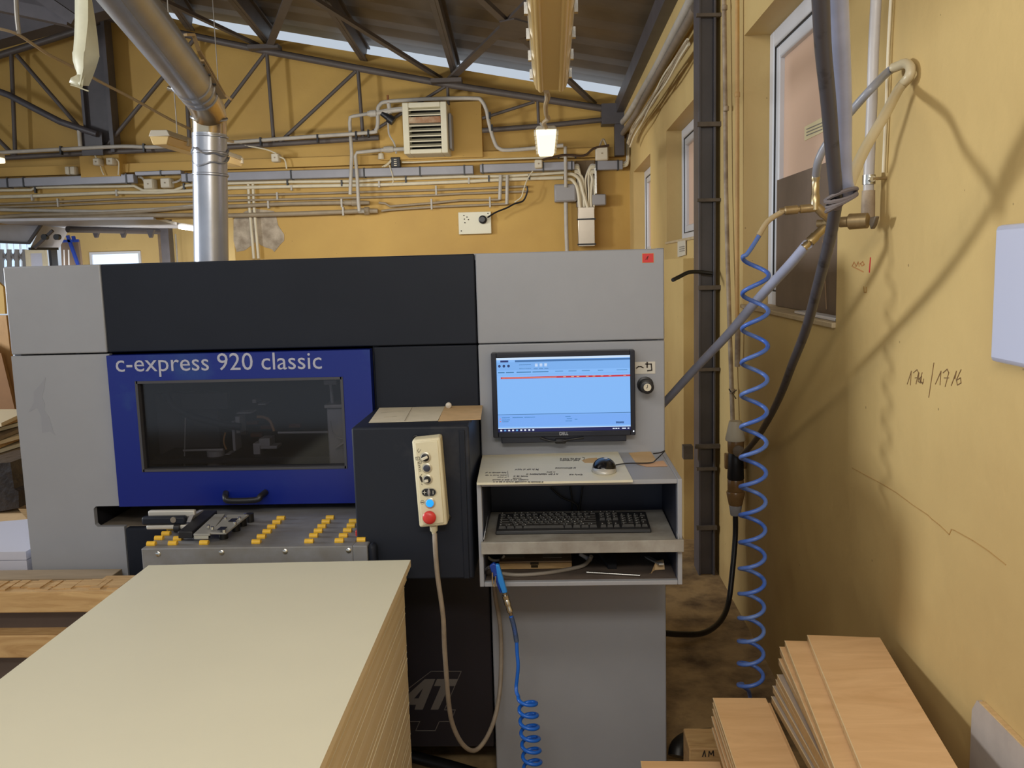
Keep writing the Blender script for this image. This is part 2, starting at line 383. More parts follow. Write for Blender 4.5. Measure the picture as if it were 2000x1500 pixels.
# ridge column
cl = thing('steel_column', tp(192, 300), 'dark steel column rising to the ridge at the middle of the rear truss', 'column')
a = tp(173, 300); b = tp(206, 20); g = B()
g.box(a.x, a.x+.028, YT-.06, YT+.1, a.z, b.z); g.box(b.x-.04, b.x, YT-.06, YT+.1, a.z, b.z); g.box(a.x+.028, b.x-.04, YT+.0, YT+.03, a.z, b.z)
g.build('column_section', DSTEEL, cl)
c = tp(190, 283); B().box(c.x-.13, c.x+.1, YT-.09, YT-.06, c.z-.12, c.z+.12).build('splice_plate', DSTEEL, cl)
c = tp(150, 252); g = B(); g.tube([tp(x, y, YT-.12) for x, y in ((-20, 172), (18, 186), (60, 208), (118, 238), (190, 262))], .035); o = g.build('knotted_cable_sling', DSTEEL)
tag(o, 'dark lumpy cable slung across the left half of the truss to the ridge column', 'cable')
rod(tp(154, 250, 9.6), tp(157, 286, 9.6), .022, 'riser', PIPE, cl)
# purlins and cross braces lie on the plane of the top chord
PN0 = V((.667, YT, 3.38)); NR = V((.196, 0, 1)).normalized()
def onroof(px, py, lift=0.0):
    d = ray(px, py); o = V((0, 0, H)); p0 = PN0+NR*lift
    return o+d*((p0-o).dot(NR)/d.dot(NR))
def purlin(pa, pb, label, w_=.09, h=.17):
    a = onroof(*pa, .02); b = onroof(*pb, .02); d = b-a; b = a+d*1.6
    up = NR; g = B(); r = d.normalized().cross(up).normalized()
    for z, hh, ww in ((.01, .016, w_), (h, .016, w_), (h/2, h, .018)):
        g.bar(a+up*z, b+up*z, ww, hh, up=up)
    o = g.build('roof_purlin', STEEL); tag(o, label, 'purlin', 'purlins under the roof sheets')
purlin((528, 92), (452, 0), 'wide brown steel purlin, leftmost in view right of the silver duct')
purlin((712, 122), (632, 0), 'brown steel roof purlin crossed by the long diagonal brace, left of the middle', .08, .15)
purlin((889, 150), (846, 0), 'brown steel roof purlin just left of the yellowed lamp and the square brace plate', .075, .13)
purlin((372, 60), (330, 0), 'dark steel purlin mostly hidden behind the silver duct', .09, .17)
a = at(1222, 205, x=.80); 
g = B(); g.box(.72, .874, .3, 9.8, 3.24, 3.38); o = g.build('eave_beam', DSTEEL); tag(o, 'dark steel eave beam running along the top of the right wall', 'beam')
g = B(); g.box(.80, .874, .3, 9.8, 3.06, 3.24); struct(g.build('trim_4', WALL, smooth=0))
def brace(pts, name, label, w_=.07):
    P = [onroof(x, y, -.02) for x, y in pts]; g = B()
    for a, b in zip(P, P[1:]): g.bar(a, b, w_, .03, up=NR)
    o = g.build(name, STEEL); tag(o, label, 'brace', 'flat diagonal braces under the roof')
brace([(523, 98), (566, -12)], 'roof_brace', 'short steep flat brace beside the leftmost wide purlin')
brace([(512, 92), (300, -8)], 'roof_brace', 'flat brace slanting up left towards the silver duct')
brace([(868, 158), (590, -16)], 'roof_brace', 'long flat brace crossing the second purlin')
brace([(876, 158), (1060, -20)], 'roof_brace', 'flat brace running up right from the truss to the square plate')
brace([(1166, 208), (925, -16)], 'roof_brace', 'flat brace passing behind the yellowed lamp to the right end of the truss')
a = onroof(1003, 58, -.045); c = [onroof(x, y, -.045) for x, y in ((975, 44), (1004, 38), (1034, 46), (1036, 70), (1006, 78), (978, 72))]
tag(B().prism(c, NR*.012).build('brace_plate', STEEL), 'flat plate bolted where two roof braces cross, beside the yellowed lamp', 'plate')
# left bay beams seen at the top left
g = B(); a = at(-40, 62, y=8.6); b = at(210, -8, y=8.6); g.bar(a, b, .22, .32); o = g.build('rafter_beam', DSTEEL); tag(o, 'dark steel rafter above the truss in the top left corner', 'beam')
g = B(); a = at(-10, 8, y=7.4); b = at(140, 40, y=7.4); g.bar(a, b, .12, .1); o = g.build('rafter_beam', DSTEEL); tag(o, 'thin dark roof member crossing the top left corner', 'beam')
g = B(); a = at(60, -20, y=7.2); b = at(150, 42, y=7.2); g.bar(a, b, .1, .08); o = g.build('rafter_beam', DSTEEL); tag(o, 'short dark roof member meeting the rafter beside the hanging plastic strip', 'beam')

# ================================================================== REAR WALL SERVICES
def wb(x, y, Y=9.88): return at(x, y, y=Y)
def run(pts, wpx, name, label, cat, m, Y=9.88, group=None, sm=0, clips=(), clipm=BLACK, parent=None, n=10):
    """a pipe along the rear wall with its cable ties or clips as parts"""
    P = [at(x, y, y=Y) for x, y in pts]; r = wpx*1.15*Y/F/2
    root = thing(name, P[0], label, cat, group)
    B().tube(P, r, n=n, sm=sm).build('pipe_run', m, root)
    for cx, cy, hh in clips:
        p = at(cx, cy, y=Y); g = B(); g.box(p.x-.009, p.x+.009, Y-r-.006, Y+r*.9, p.z-hh*Y/F/2, p.z+hh*Y/F/2); g.build('cable_tie' if clipm is BLACK else 'pipe_clip', clipm, root)
    return root
run([(-20, 299), (150, 290), (240, 286), (312, 287), (450, 278), (590, 268), (720, 259), (734, 254), (738, 240), (738, 216), (742, 205), (760, 198), (850, 193), (925, 192), (940, 196), (950, 215), (955, 240), (965, 275), (975, 290), (1000, 293), (1100, 284)], 6.5, 'conduit', 'long grey conduit tied along the truss and looping over the wall heater', 'conduit', PIPE, Y=9.60, sm=4,
    clips=[(120, 294, 16), (282, 289, 16), (510, 277, 16), (621, 271, 16), (696, 265, 16), (720, 261, 14), (957, 226, 12), (961, 250, 12)])
run([(-20, 372), (62, 371), (70, 366), (230, 364), (262, 363), (280, 372), (340, 372), (365, 362), (450, 358), (570, 355), (700, 354), (740, 351), (900, 345), (985, 344), (1040, 341), (1104, 337)], 5, 'pipe', 'upper cream plastic pipe under the grey trunking across the rear wall', 'pipe', PIPEW, Y=9.86, group='cream plastic pipes on the rear wall', clips=[(70, 370, 14), (360, 364, 12), (562, 356, 12), (668, 358, 12), (793, 350, 14), (955, 349, 12), (1034, 346, 10)])
run([(-20, 385), (60, 383), (230, 376), (310, 376), (378, 372), (450, 367), (570, 364), (740, 361), (900, 355), (1000, 350), (1100, 347)], 6, 'pipe', 'lower cream plastic pipe under the grey trunking across the rear wall', 'pipe', PIPEW, Y=9.86, group='cream plastic pipes on the rear wall', clips=[(64, 386, 12), (229, 377, 12), (570, 367, 10), (741, 360, 12), (916, 353, 12)], clipm=PIPE)
run([(-20, 399), (110, 394), (240, 388), (370, 384), (450, 382), (570, 379), (850, 371), (900, 369), (1028, 364)], 4, 'pipe', 'topmost of the four thin brown pipes on the rear wall', 'pipe', PIPEB, Y=9.87, group='thin brown pipes on the rear wall', clips=[(114, 396, 16), (542, 383, 14), (852, 372, 18)], clipm=PIPE)
run([(-20, 405), (110, 401), (250, 395), (370, 394), (450, 392), (570, 389), (700, 386), (850, 381), (900, 378), (1028, 374)], 4, 'pipe', 'second from top of the four thin brown pipes on the rear wall', 'pipe', PIPEB, Y=9.87, group='thin brown pipes on the rear wall')
run([(740, 396), (752, 397), (762, 403), (850, 396), (900, 391), (976, 390)], 4, 'pipe', 'third from top of the thin brown pipes, from the reducers to the riser pair', 'pipe', PIPEB, Y=9.87, group='thin brown pipes on the rear wall', clips=[(843, 399, 20), (957, 395, 20)], clipm=PIPE)
run([(745, 412), (760, 410), (850, 404), (900, 402), (990, 398)], 4, 'pipe', 'lowest of the four thin brown pipes, under the riser pair', 'pipe', PIPEB, Y=9.87, group='thin brown pipes on the rear wall')
run([(-20, 425), (60, 420), (160, 418), (260, 414), (370, 405), (450, 403), (560, 398), (660, 396), (672, 396)], 7, 'pipe', 'upper thick dusty heating pipe crossing the rear wall behind the duct', 'pipe', PIPEB, Y=9.84, group='thick dusty heating pipes', clips=[(525, 400, 14), (668, 397, 16)], clipm=PIPE)
run([(-20, 432), (100, 427), (260, 421), (370, 420), (450, 421), (560, 418), (670, 414), (710, 412)], 8, 'pipe', 'lower thick dusty heating pipe crossing the rear wall behind the duct', 'pipe', PIPEB, Y=9.84, group='thick dusty heating pipes', clips=[(671, 413, 16)], clipm=PIPE)
run([(-20, 409), (80, 411), (200, 413), (320, 408), (380, 402)], 6, 'pipe', 'grey dusty pipe sagging between the heating pipes left of the duct', 'pipe', PIPE, Y=9.84)
for k, (p, q, r1, lb) in enumerate((((672, 396), (722, 396), 5, 'upper brown pipe reducer left of the pipe offset'), ((700, 412), (738, 412), 6, 'lower brown pipe reducer beside the foot of the heater feed'))):
    a = wb(*p, 9.84); b = wb(*q, 9.84); g = B(); d = (b-a).length; g.lathe(a, b-a, [(0, .02), (.01, r1*.0056), (d*.3, r1*.0056), (d*.3+.005, r1*.0072), (d*.55, r1*.0072), (d*.6, r1*.0045), (d, r1*.004)])
    tag(g.build('pipe_reducer', PIPEB), lb, 'fitting')
for pts, lb in (([(684, 380), (687, 300), (683, 240), (684, 229), (690, 227), (720, 222)], 'left dusty feed pipe rising past the trunking to the heater valve'),
                ([(702, 413), (700, 395), (698, 350), (694, 305), (697, 298), (745, 293)], 'right dusty feed pipe rising to the lower heater connection')):
    run(pts, 6, 'heater_pipe', lb, 'pipe', PIPE, Y=9.70)
run([(700, 413), (712, 413)], 6, 'pipe_stub', 'short pipe stub at the foot of the right heater feed pipe', 'pipe', PIPE, Y=9.78)
for pts, lb in (([(978, 342), (976, 390)], 'left of two short brown riser pipes under the trunking right of the heater'), ([(991, 342), (990, 399)], 'right of two short brown riser pipes under the trunking right of the heater')):
    run(pts, 6, 'riser_pipe', lb, 'pipe', PIPE, Y=9.82, group='short brown riser pipes')
run([(485, 360), (487, 400), (496, 505)], 5, 'riser_pipe', 'left of two thin cream pipes dropping over the bare plaster patch', 'pipe', PIPEW, Y=9.88, group='thin cream drop pipes')
run([(494, 360), (496, 400), (505, 505)], 5, 'riser_pipe', 'right of two thin cream pipes dropping over the bare plaster patch', 'pipe', PIPEW, Y=9.88, group='thin cream drop pipes')
run([(785, 317), (806, 317), (870, 314), (970, 311), (1060, 308), (1130, 305)], 3, 'pipe', 'thin pale pipe on the band right of the black terminal block', 'pipe', PIPEW, Y=9.78, clips=[(1091, 307, 6), (1124, 306, 6)])
run([(1104, 286), (1105, 360), (1105, 366)], 6, 'conduit', 'grey vertical conduit from the truss pipe to the large junction box', 'conduit', PIPE, Y=9.74)
run([(1105, 394), (1106, 450), (1108, 500)], 7, 'conduit', 'pale vertical conduit below the large grey junction box', 'conduit', PIPE, Y=9.85, clips=[(1106, 451, 4)], clipm=PIPE)
# trunking
def trunk(x0, y0, x1, y1, h, label, straps, Y=9.80):
    a = at(x0, y0, y=Y); b = at(x1, y1, y=Y); hh = h*Y/F
    root = thing('cable_trunking', (a+b)/2, label, 'cable trunking', 'grey cable trunking on the rear wall')
    g = B(); g.bar(a, b, .10, hh); g.build('trunking_body', TRUNK, root, bevel=.006)
    for t in straps:
        p = a.lerp(b, t); B().box(p.x-.008, p.x+.008, Y-.056, Y+.05, p.z-hh/2-.006, p.z+hh/2+.006).build('strap', BLACK, root)
trunk(-20, 359, 265, 349, 17, 'grey cable trunking at the far left of the rear wall', (.14, .25, .95))
trunk(267, 340, 357, 337, 8, 'narrow grey trunking piece above the twin junction boxes', (.56,), Y=9.83)
trunk(357, 348, 925, 332, 16, 'long grey cable trunking passing behind the silver duct and under the heater', (.02, .38, .63, .82, .97))
trunk(938, 330, 1122, 324, 15.5, 'grey cable trunking right of the heater under the hanging lamp', (.03, .67, .97))
trunk(1163, 324, 1216, 323, 17, 'short brownish grey trunking in the corner beside the right wall', (.03, .82))
a = wb(1128, 405, 9.80); b = wb(1162, 481, 9.80)
vt = thing('trunking_cover', a, 'bare metal trunking cover standing upright right of the large junction box', 'cable trunking')
B().box(a.x, b.x, 9.76, 9.88, b.z, a.z).build('cover_plate', mat('brushed_steel_cover', (190, 180, 166), .3, .8, var=.1, scale=2), vt, bevel=.006)
for yy in (428, 477): p = wb(1145, yy, 9.75); B().box(a.x-.01, b.x+.01, 9.75, 9.77, p.z-.008, p.z+.008).build('strap', BLACK, vt)
# cable fan between the trunkings
cf = thing('cable_bundle', wb(1140, 360), 'fan of beige cables dropping from the trunking into the upright metal cover', 'cables')
g = B(); g.box(wb(1124, 320).x, wb(1161, 320).x, 9.86, 9.9, wb(1140, 404).z, wb(1140, 314).z); g.build('back_tray', mat('dark_tray', (112, 92, 66), .7), cf)
for k in range(14):
    xe = 1130+k*2.3; xs = 1122 if k < 6 else 1163; ys_ = 322+ (k % 6)*3
    pts = [(xs, ys_), (xs+(8 if k < 6 else -10), ys_+2), (xe+(random.uniform(-3, 3)), 350), (xe+random.uniform(-2, 2), 380), (xe, 408)]
    B().tube([wb(x, y, 9.80-.008*(k % 3)) for x, y in pts], .011, n=6, sm=4).build('cable', PIPEW if k % 3 else PIPE, cf)
for k, pts in enumerate(([(1106, 340), (1120, 341), (1132, 352), (1140, 380), (1148, 406)], [(1106, 350), (1118, 352), (1128, 370), (1133, 406)])):
    B().tube([wb(x, y, 9.77) for x, y in pts], .018, n=8, sm=4).build('cable', PIPEW, cf)
g = B(); g.box(wb(1155, 0).x, wb(1159, 0).x, 9.76, 9.8, wb(0+1157, 380).z, wb(1157, 330).z); g.build('perforated_strip', CHROME, cf)
# junction boxes
def jbox(cx, cy, w_, h_, label, m=PLASW, Y=9.86, d=.06, knob=True, group='junction boxes on the rear wall'):
    c = at(cx, cy, y=Y); ww = w_*Y/F/2; hh = h_*Y/F/2
    root = thing('junction_box', c, label, 'junction box', group)
    B().box(c.x-ww, c.x+ww, Y-d, Y+.06, c.z-hh, c.z+hh).build('box_body', m, root, bevel=.014)
    B().box(c.x-ww*.86, c.x+ww*.86, Y-d-.008, Y-d, c.z-hh*.86, c.z+hh*.86).build('lid', m, root, bevel=.004)
    if knob: B().cyl((c.x, Y-d-.014, c.z), (c.x, Y-d-.006, c.z), .008).build('screw', PIPEB, root)
jbox(193, 317, 13, 14, 'square white junction box, left one of the pair on the boxed-out block', Y=9.70)
jbox(219, 316, 14, 14, 'square white junction box, right one of the pair on the boxed-out block', Y=9.70)
jbox(137, 334, 9, 16, 'left half of the double white box on the band at the left', Y=9.79, knob=False)
jbox(147, 334, 10, 16, 'right half of the double white box on the band at the left', Y=9.79, knob=False)
jbox(294, 360, 20, 20, 'white junction box left of its twin under the narrow trunking')
jbox(327, 358, 20, 19, 'white junction box right of its twin, nearer the silver duct')
jbox(540, 309, 15, 16, 'white junction box hanging on the band right of the silver duct', Y=9.78)
jbox(1052, 321, 15, 16, 'small white junction box on the trunking under the lit lamp', Y=9.72)
jbox(1175, 301, 24, 25, 'square beige junction box high in the corner by the right wall', Y=9.76)
jbox(1104, 378, 42, 33, 'large grey junction box on the conduit right of the brown risers', PLASG, Y=9.86, d=.1, knob=False)
jbox(1169, 391, 28, 21, 'medium grey junction box right of the cable fan', PLASG, Y=9.86, d=.08, knob=False)
def wire(pts, r, label, m=PIPEW, Y=9.84, name='cable', cat='cable', sm=5, group=None):
    o = B().tube([at(*p[:2], y=(p[2] if len(p) > 2 else Y)) for p in pts], r, n=6, sm=sm).build(name, m); tag(o, label, cat, group); return o
wire([(196, 324), (200, 336), (203, 342)], .007, 'short cable from the left boxed-out junction box into the trunking', Y=9.70)
wire([(190, 312), (184, 298), (183, 264)], .007, 'thin cable climbing from the left boxed-out junction box to the column', Y=9.66)
wire([(226, 310), (232, 318), (231, 342)], .007, 'cable bending down beside the right boxed-out junction box', Y=9.69)
wire([(270, 346), (278, 348), (284, 358)], .012, 'grey cable from the trunking into the left twin box', PIPE)
wire([(337, 357), (348, 354), (357, 348)], .012, 'grey cable from the right twin box into the long trunking', PIPE)
wire([(545, 306), (556, 312), (560, 330)], .008, 'white cable curving from the hanging junction box into the trunking', Y=9.74)
wire([(540, 300), (520, 292), (480, 284), (450, 276), (435, 270, 9.3)], .008, 'pale cable drooping from the band junction box to behind the duct', Y=9.7)
wire([(1043, 330), (1030, 350), (1022, 372), (1018, 385), (1005, 395)], .007, 'thin beige cable falling from the small box toward the socket board', Y=9.76)
wire([(1029, 364), (1030, 374), (1022, 392), (1005, 398), (990, 406), (968, 415), (952, 425)], .01, 'black cord looping to the plug on the white socket board', BLACK, Y=9.76)
wire([(1170, 288), (1178, 272), (1186, 288)], .012, 'brown cable loop on top of the square corner junction box', PIPEB, Y=9.72)
wire([(1060, 312), (1100, 303), (1140, 304), (1160, 290), (1190, 284)], .014, 'dark cable running from under the lit lamp to the corner', mat('dark_brown_cable', (70, 52, 38), .6), Y=9.70)
for k in range(3): wire([(1214+k, 318+4*k), (1224+k, 314+3*k), (1224+2*k, 290), (1226+2*k, 262)], .011, '%s of three cables bending up from the corner trunking to the eave' % ('uppermost, grey one', 'middle, beige one', 'lowest, beige one')[k], PIPEW if k else PIPE, Y=9.78)
# white socket board
a = wb(895, 415, 9.88); b = wb(960, 456, 9.88)
sb = thing('socket_board', a, 'white board with a round black plug on the yellow rear wall', 'board')
B().box(a.x, b.x, 9.87, 9.92, b.z, a.z).build('board_panel', WHITEM, sb, bevel=.004)
p = wb(943, 429, 9.86); B().lathe((p.x, 9.87, p.z), (0, -1, 0), [(0, .045), (.03, .045), (.035, .03), (.07, .028)]).build('plug', BLACK, sb)
for x, y in ((906, 421), (912, 424), (907, 428), (915, 429), (908, 435), (901, 451), (953, 417)):
    p = wb(x, y, 9.87); B().cyl((p.x, 9.866, p.z), (p.x, 9.872, p.z), .007, n=8).build('screw_hole', INK, sb)
# air heater
a = wb(786, 202, 9.44); b = wb(876, 299, 9.44)
ht = thing('air_heater', ((a.x+b.x)/2, 9.44, b.z), 'white louvred air heater hung high on the rear wall', 'heater')
HM = mat('aged_white_enamel', (222, 216, 192), .4, var=.05, scale=6)
g = B(); x0, x1, z0, z1 = a.x, b.x, b.z, a.z; fw = .065
g.box(x0, x0+fw, 9.40, 9.74, z0, z1); g.box(x1-fw, x1, 9.40, 9.74, z0, z1); g.box(x0+fw, x1-fw, 9.40, 9.74, z1-fw*.8, z1); g.box(x0+fw, x1-fw, 9.40, 9.74, z0, z0+fw*.7); g.box(x0+.01, x1-.01, 9.6, 9.76, z0+.01, z1-.01)
g.build('casing', HM, ht, bevel=.008)
B().box(x0+fw, x1-fw, 9.56, 9.6, z0+.03, z1-.03).build('dark_core', mat('heater_core', (22, 18, 14), .8), ht)
for k in range(8):
    z = z0+fw*.7+(k+.6)*(z1-z0-fw*1.5)/8
    if k == 5: B().box(x0+fw, x1-fw, 9.40, 9.42, z-.03, z+.03).build('rusty_slat', mat('rusty_slat', (190, 170, 140), .5, col2=(150, 96, 58), scale=7), ht)
    else: B().prism([(x0+fw, 9.40, z), (x0+fw, 9.46, z+.028), (x0+fw, 9.465, z+.018), (x0+fw, 9.405, z-.01)], (x1-x0-2*fw, 0, 0)).build('louvre', HM, ht)
B().box(x1+.005, x1+.035, 9.5, 9.7, z0+.05, z1-.1).build('side_bracket', PLASG, ht, bevel=.01)
# valves left of the heater
va = thing('heater_valve', wb(757, 220, 9.6), 'rusty valve cluster left of the white heater', 'valve')
g = B(); P = lambda x, y: at(x, y, y=9.60)
g.tube([P(718, 222), (P(735, 221)), P(760, 216), P(786, 213)], .028, n=8); g.lathe(P(722, 222), P(734, 221)-P(722, 222), [(0, .035), (.07, .035)]); g.build('valve_body', PIPE, va)
B().bar(P(757, 186), P(759, 206), .03, .02).build('lever_handle', mat('rust', (132, 84, 44), .8), va)
B().cyl(P(759, 202), P(762, 222), .022).build('stem', PIPE, va)
B().lathe(P(746, 221), P(768, 237)-P(746, 221), [(0, .03), (.08, .032), (.085, .045), (.15, .045)]).build('strainer', BLACK, va)
rod(P(745, 293), P(790, 291), .022, 'lower_union', PIPE, va); B().lathe(P(750, 292), V((1, 0, 0)), [(0, .03), (.05, .034), (.1, .03)]).build('union_nut', PIPE, va)
wire([(758, 238), (760, 262), (770, 280), (774, 300)], .01, 'grey cable hanging from the heater valve to the black terminal block', PIPE, Y=9.62)
a = wb(764, 308, 9.78); b = wb(783, 327, 9.78)
tb = thing('terminal_block', a, 'small black terminal block under the heater valve', 'terminal block'); B().box(a.x, b.x, 9.74, 9.83, b.z, a.z).build('block', BLACK, tb, bevel=.006)
for k in range(4): z = b.z+(k+.8)*(a.z-b.z)/5; B().box((a.x+b.x)/2-.015, (a.x+b.x)/2+.015, 9.73, 9.745, z-.004, z+.004).build('contact', PLASW, tb)
for pts, lb in (([(764, 312), (756, 320), (746, 326)], 'upper of two thin white wires left of the black terminal block'), ([(764, 315), (757, 322), (750, 326)], 'lower of two thin white wires left of the black terminal block'), ([(760, 322), (766, 340), (768, 352), (766, 360)], 'thin white wire hanging down over the trunking below the black terminal block')): wire(pts, .006, lb, Y=9.74)
p = wb(745, 306, 9.76); g = B(); g.cyl((p.x, 9.74, p.z-.03), (p.x, 9.74, p.z+.03), .035, .028); o = g.build('pull_switch', PLASW); tag(o, 'small white pull switch hanging left of the terminal block', 'switch')
wire([(745, 301), (744, 292), (752, 288)], .005, 'thin white cord of the small pull switch', Y=9.74)

# ================================================================== NEXT BAY beyond the opening
YR = 13.0
w = B(); wn = (at(176, 493, y=YR), at(281, 560, y=YR))
x0 = -14; xk = at(340, 470, y=YR).x; 
w.box(wn[1].x, -3.2, YR, YR+.2, 0, 4.2); w.box(at(118, 470, y=YR).x, wn[0].x, YR, YR+.2, 0, 4.2); w.box(wn[0].x, wn[1].x, YR, YR+.2, wn[0].z, 4.2); w.box(wn[0].x, wn[1].x, YR, YR+.2, 0, wn[1].z)
struct(w.build('wall_rear_bay', WALL, smooth=0))
struct(B().box(-3.5, -3.3, 10.05, 13.2, 0, 4.2).build('wall_bay_side', WALL, smooth=0))
root = bpy.data.objects.new('window_4', None); COL.objects.link(root); root.location = wn[0]; WL[root] = V(wn[0]); struct(root)
g = B(); a, b = wn; t = .035
g.box(a.x, b.x, YR-.03, YR+.05, a.z-t, a.z); g.box(a.x, a.x+t, YR-.03, YR+.05, b.z, a.z-t); g.box(b.x-t, b.x, YR-.03, YR+.05, b.z, a.z-t); g.box(a.x+t, b.x-t, YR-.03, YR+.05, b.z, b.z+t)
g.build('window_frame', WIN, root)
SKYP = mat('bright_frosted_pane', (214, 232, 255), .3, emit=(200, 226, 255), es=.95)
B().box(a.x+t, b.x-t, YR+.0, YR+.01, b.z+t, a.z-t).build('pane', SKYP, root)
c1 = at(318, 447, y=12.4); c2 = at(334, 447, y=12.4)
g = B(); g.box(c1.x, c2.x, 12.3, 12.45, 0, 2.55); o = g.build('steel_column', DSTEEL); tag(o, 'dark steel column standing in the far bay left of the silver duct', 'column')
g = B(); c1 = at(310, 450, y=12.5); c2 = at(317, 447, y=12.5); g.box(c1.x, c2.x, 12.45, 12.6, 0, 2.5); o = g.build('column_casing', mat('grubby_casing', (120, 100, 76), .7, var=.3, scale=5)); tag(o, 'grubby casing strip beside the far bay column', 'casing')
_e = at(346, 520, y=12.9); _e.z = 0
o = B().tube([at(343, 457, y=12.9), _e], .012).build('conduit', PIPE); tag(o, 'thin grey conduit on the far bay wall between column and duct', 'conduit')
# overhead door: sections parked under the roof, one section hanging at the turn
DOORP = mat('grey_door_section', (186, 188, 198), .5, var=.12, scale=3)
od = thing('sectional_door', at(120, 450, y=10.6), 'grey sectional overhead door parked open under the lintel at the left', 'door')
def quad(pts, th, name, m, parent): return B().prism(pts, th).build(name, m, parent, bevel=.004)
z1 = 2.42
quad([at(0-30, 433, z=2.30), at(300, 429, z=2.30), at(380, 446, z=2.34), at(130, 449, z=2.34)], (0, 0, .03), 'door_section', DOORP, od)
Yd = 10.5
quad([at(-30, 434, y=Yd), at(78, 440, y=Yd), at(57, 474, y=Yd+.05), at(-30, 470, y=Yd+.05)], (0, .04, 0), 'door_section', DOORP, od)
quad([at(81, 440, y=Yd), at(133, 446, y=Yd+.5), at(112, 485, y=Yd+.5), at(58, 486, y=Yd)], (0, .04, 0), 'door_section', DOORP, od)
for a, b in (((81, 438), (56, 475)), ((103, 450), (68, 484))): p = at(*a, y=Yd-.02); q = at(*b, y=Yd-.02); B().bar(p, q, .035, .03).build('rib', DSTEEL, od)
p = at(-30, 471, y=Yd-.01); q = at(57, 475, y=Yd-.01); B().bar(p, q, .03, .03).build('rib', DSTEEL, od)
p = at(58, 486, y=Yd-.01); q = at(112, 486, y=Yd+.4); B().bar(p, q, .04, .03).build('bottom_rail', BLACK, od)
for x in (88, 112): c = at(x, 463, y=Yd-.03); B().cyl((c.x, c.y-.03, c.z), (c.x, c.y+.03, c.z), .035, n=12).build('roller_bracket', BLACK, od)
rod(at(132, 448, y=10.8), at(310, 452, y=12.2), .04, 'track_rail', DSTEEL, od)
for x in (186, 239, 293): c = at(x, 449, y=11.6); B().prism([c+V((-.05, 0, 0)), c+V((.05, 0, 0)), c+V((.01, 0, -.1)), c+V((-.02, 0, -.1))], (0, .05, 0)).build('hanger', DSTEEL, od)
# daylight gateway: strip curtain, lattice gate, white door
sc = thing('strip_curtain', at(25, 500, y=12.5), 'bright translucent strip curtain in the gateway at the far left', 'curtain')
for k in range(7):
    a = at(-26+k*13, 468, y=12.6); b = at(-26+k*13+12, 500, y=12.6); B().box(a.x, b.x, 12.6+(k % 2)*.02, 12.61+(k % 2)*.02, 1.6, a.z).build('strip', SKYP, sc)
lg = thing('lattice_gate', at(25, 510, y=12.3), 'grey folding lattice gate in front of the bright gateway at the far left', 'gate')
for k in range(5):
    x = -12+k*15; B().bar(at(x, 487, y=12.3), at(x+1, 560, y=12.3), .05, .04).build('picket', PLASG, lg)
    if k < 4:
        for j in range(2):
            B().bar(at(x, 490+30*j, y=12.32), at(x+15, 512+30*j, y=12.32), .035, .02).build('lattice_bar', PLASG, lg); B().bar(at(x+15, 490+30*j, y=12.34), at(x, 512+30*j, y=12.34), .035, .02).build('lattice_bar', PLASG, lg)
wdn = thing('framed_door', at(72, 500, y=12.0), 'white framed door leaf with a pale wooden stile left of the grey board', 'door')
a = at(50, 488, y=12.0); b = at(96, 560, y=12.0); b.z = 0; g = B(); g.box(a.x, a.x+.06, 11.98, 12.03, b.z, a.z); g.box(b.x-.05, b.x, 11.98, 12.03, b.z, a.z); g.box(a.x+.06, b.x-.05, 11.98, 12.03, a.z-.05, a.z); g.build('frame', PIPEW, wdn)
B().box(a.x+.06, b.x-.05, 12.0, 12.01, b.z, a.z-.05).build('leaf', mat('pale_lilac_door', (200, 204, 226), .4), wdn)
g = B(); a = at(98, 487, y=11.8); b = at(110, 560, y=11.8); b.z = 0; g.box(a.x, b.x, 11.75, 11.9, b.z, a.z+.12); o = g.build('gate_post', BLACK); tag(o, 'black post right of the white framed door', 'post')
bdz = 0
bd = thing('strapped_board', at(140, 500, y=11.4), 'brown grey board standing in the far bay with a blue frame across it', 'board')
pq = [at(x, y, y=11.4) for x, y in ((113, 560), (118, 468), (152, 468), (172, 560))]; pq[0].z = pq[3].z = 0
B().prism(pq, (0, .05, 0)).build('board_panel', mat('brown_grey_board', (118, 100, 86), .7), bd)
BS = mat('blue_steel', (22, 56, 150), .4)
for pts in ([(132, 460), (152, 516)], [(122, 471), (153, 470)], [(143, 461), (145, 472)], [(152, 516), (156, 560)]): B().bar(at(*pts[0], y=11.35), at(*pts[1], y=11.35), .035, .035).build('blue_bar', BS, bd)
for x in (125, 134): rod(at(x, 488, y=11.33), at(x+1, 530, y=11.33), .008, 'white_cord', WIN, bd, 6)
# lit tube in the far bay
ft = thing('tube_lamp', at(364, 447, y=11.2), 'bright lit tube lamp in the far bay just left of the silver duct', 'lamp')
TUBE = mat('lit_tube', (255, 255, 245), .4, emit=(255, 248, 232), es=9)
rod(at(350, 443, y=11.2), at(392, 449, y=11.2), .028, 'tube', TUBE, ft); B().bar(at(350, 439, y=11.25), at(392, 445, y=11.25), .07, .05).build('fitting', PLASG, ft)
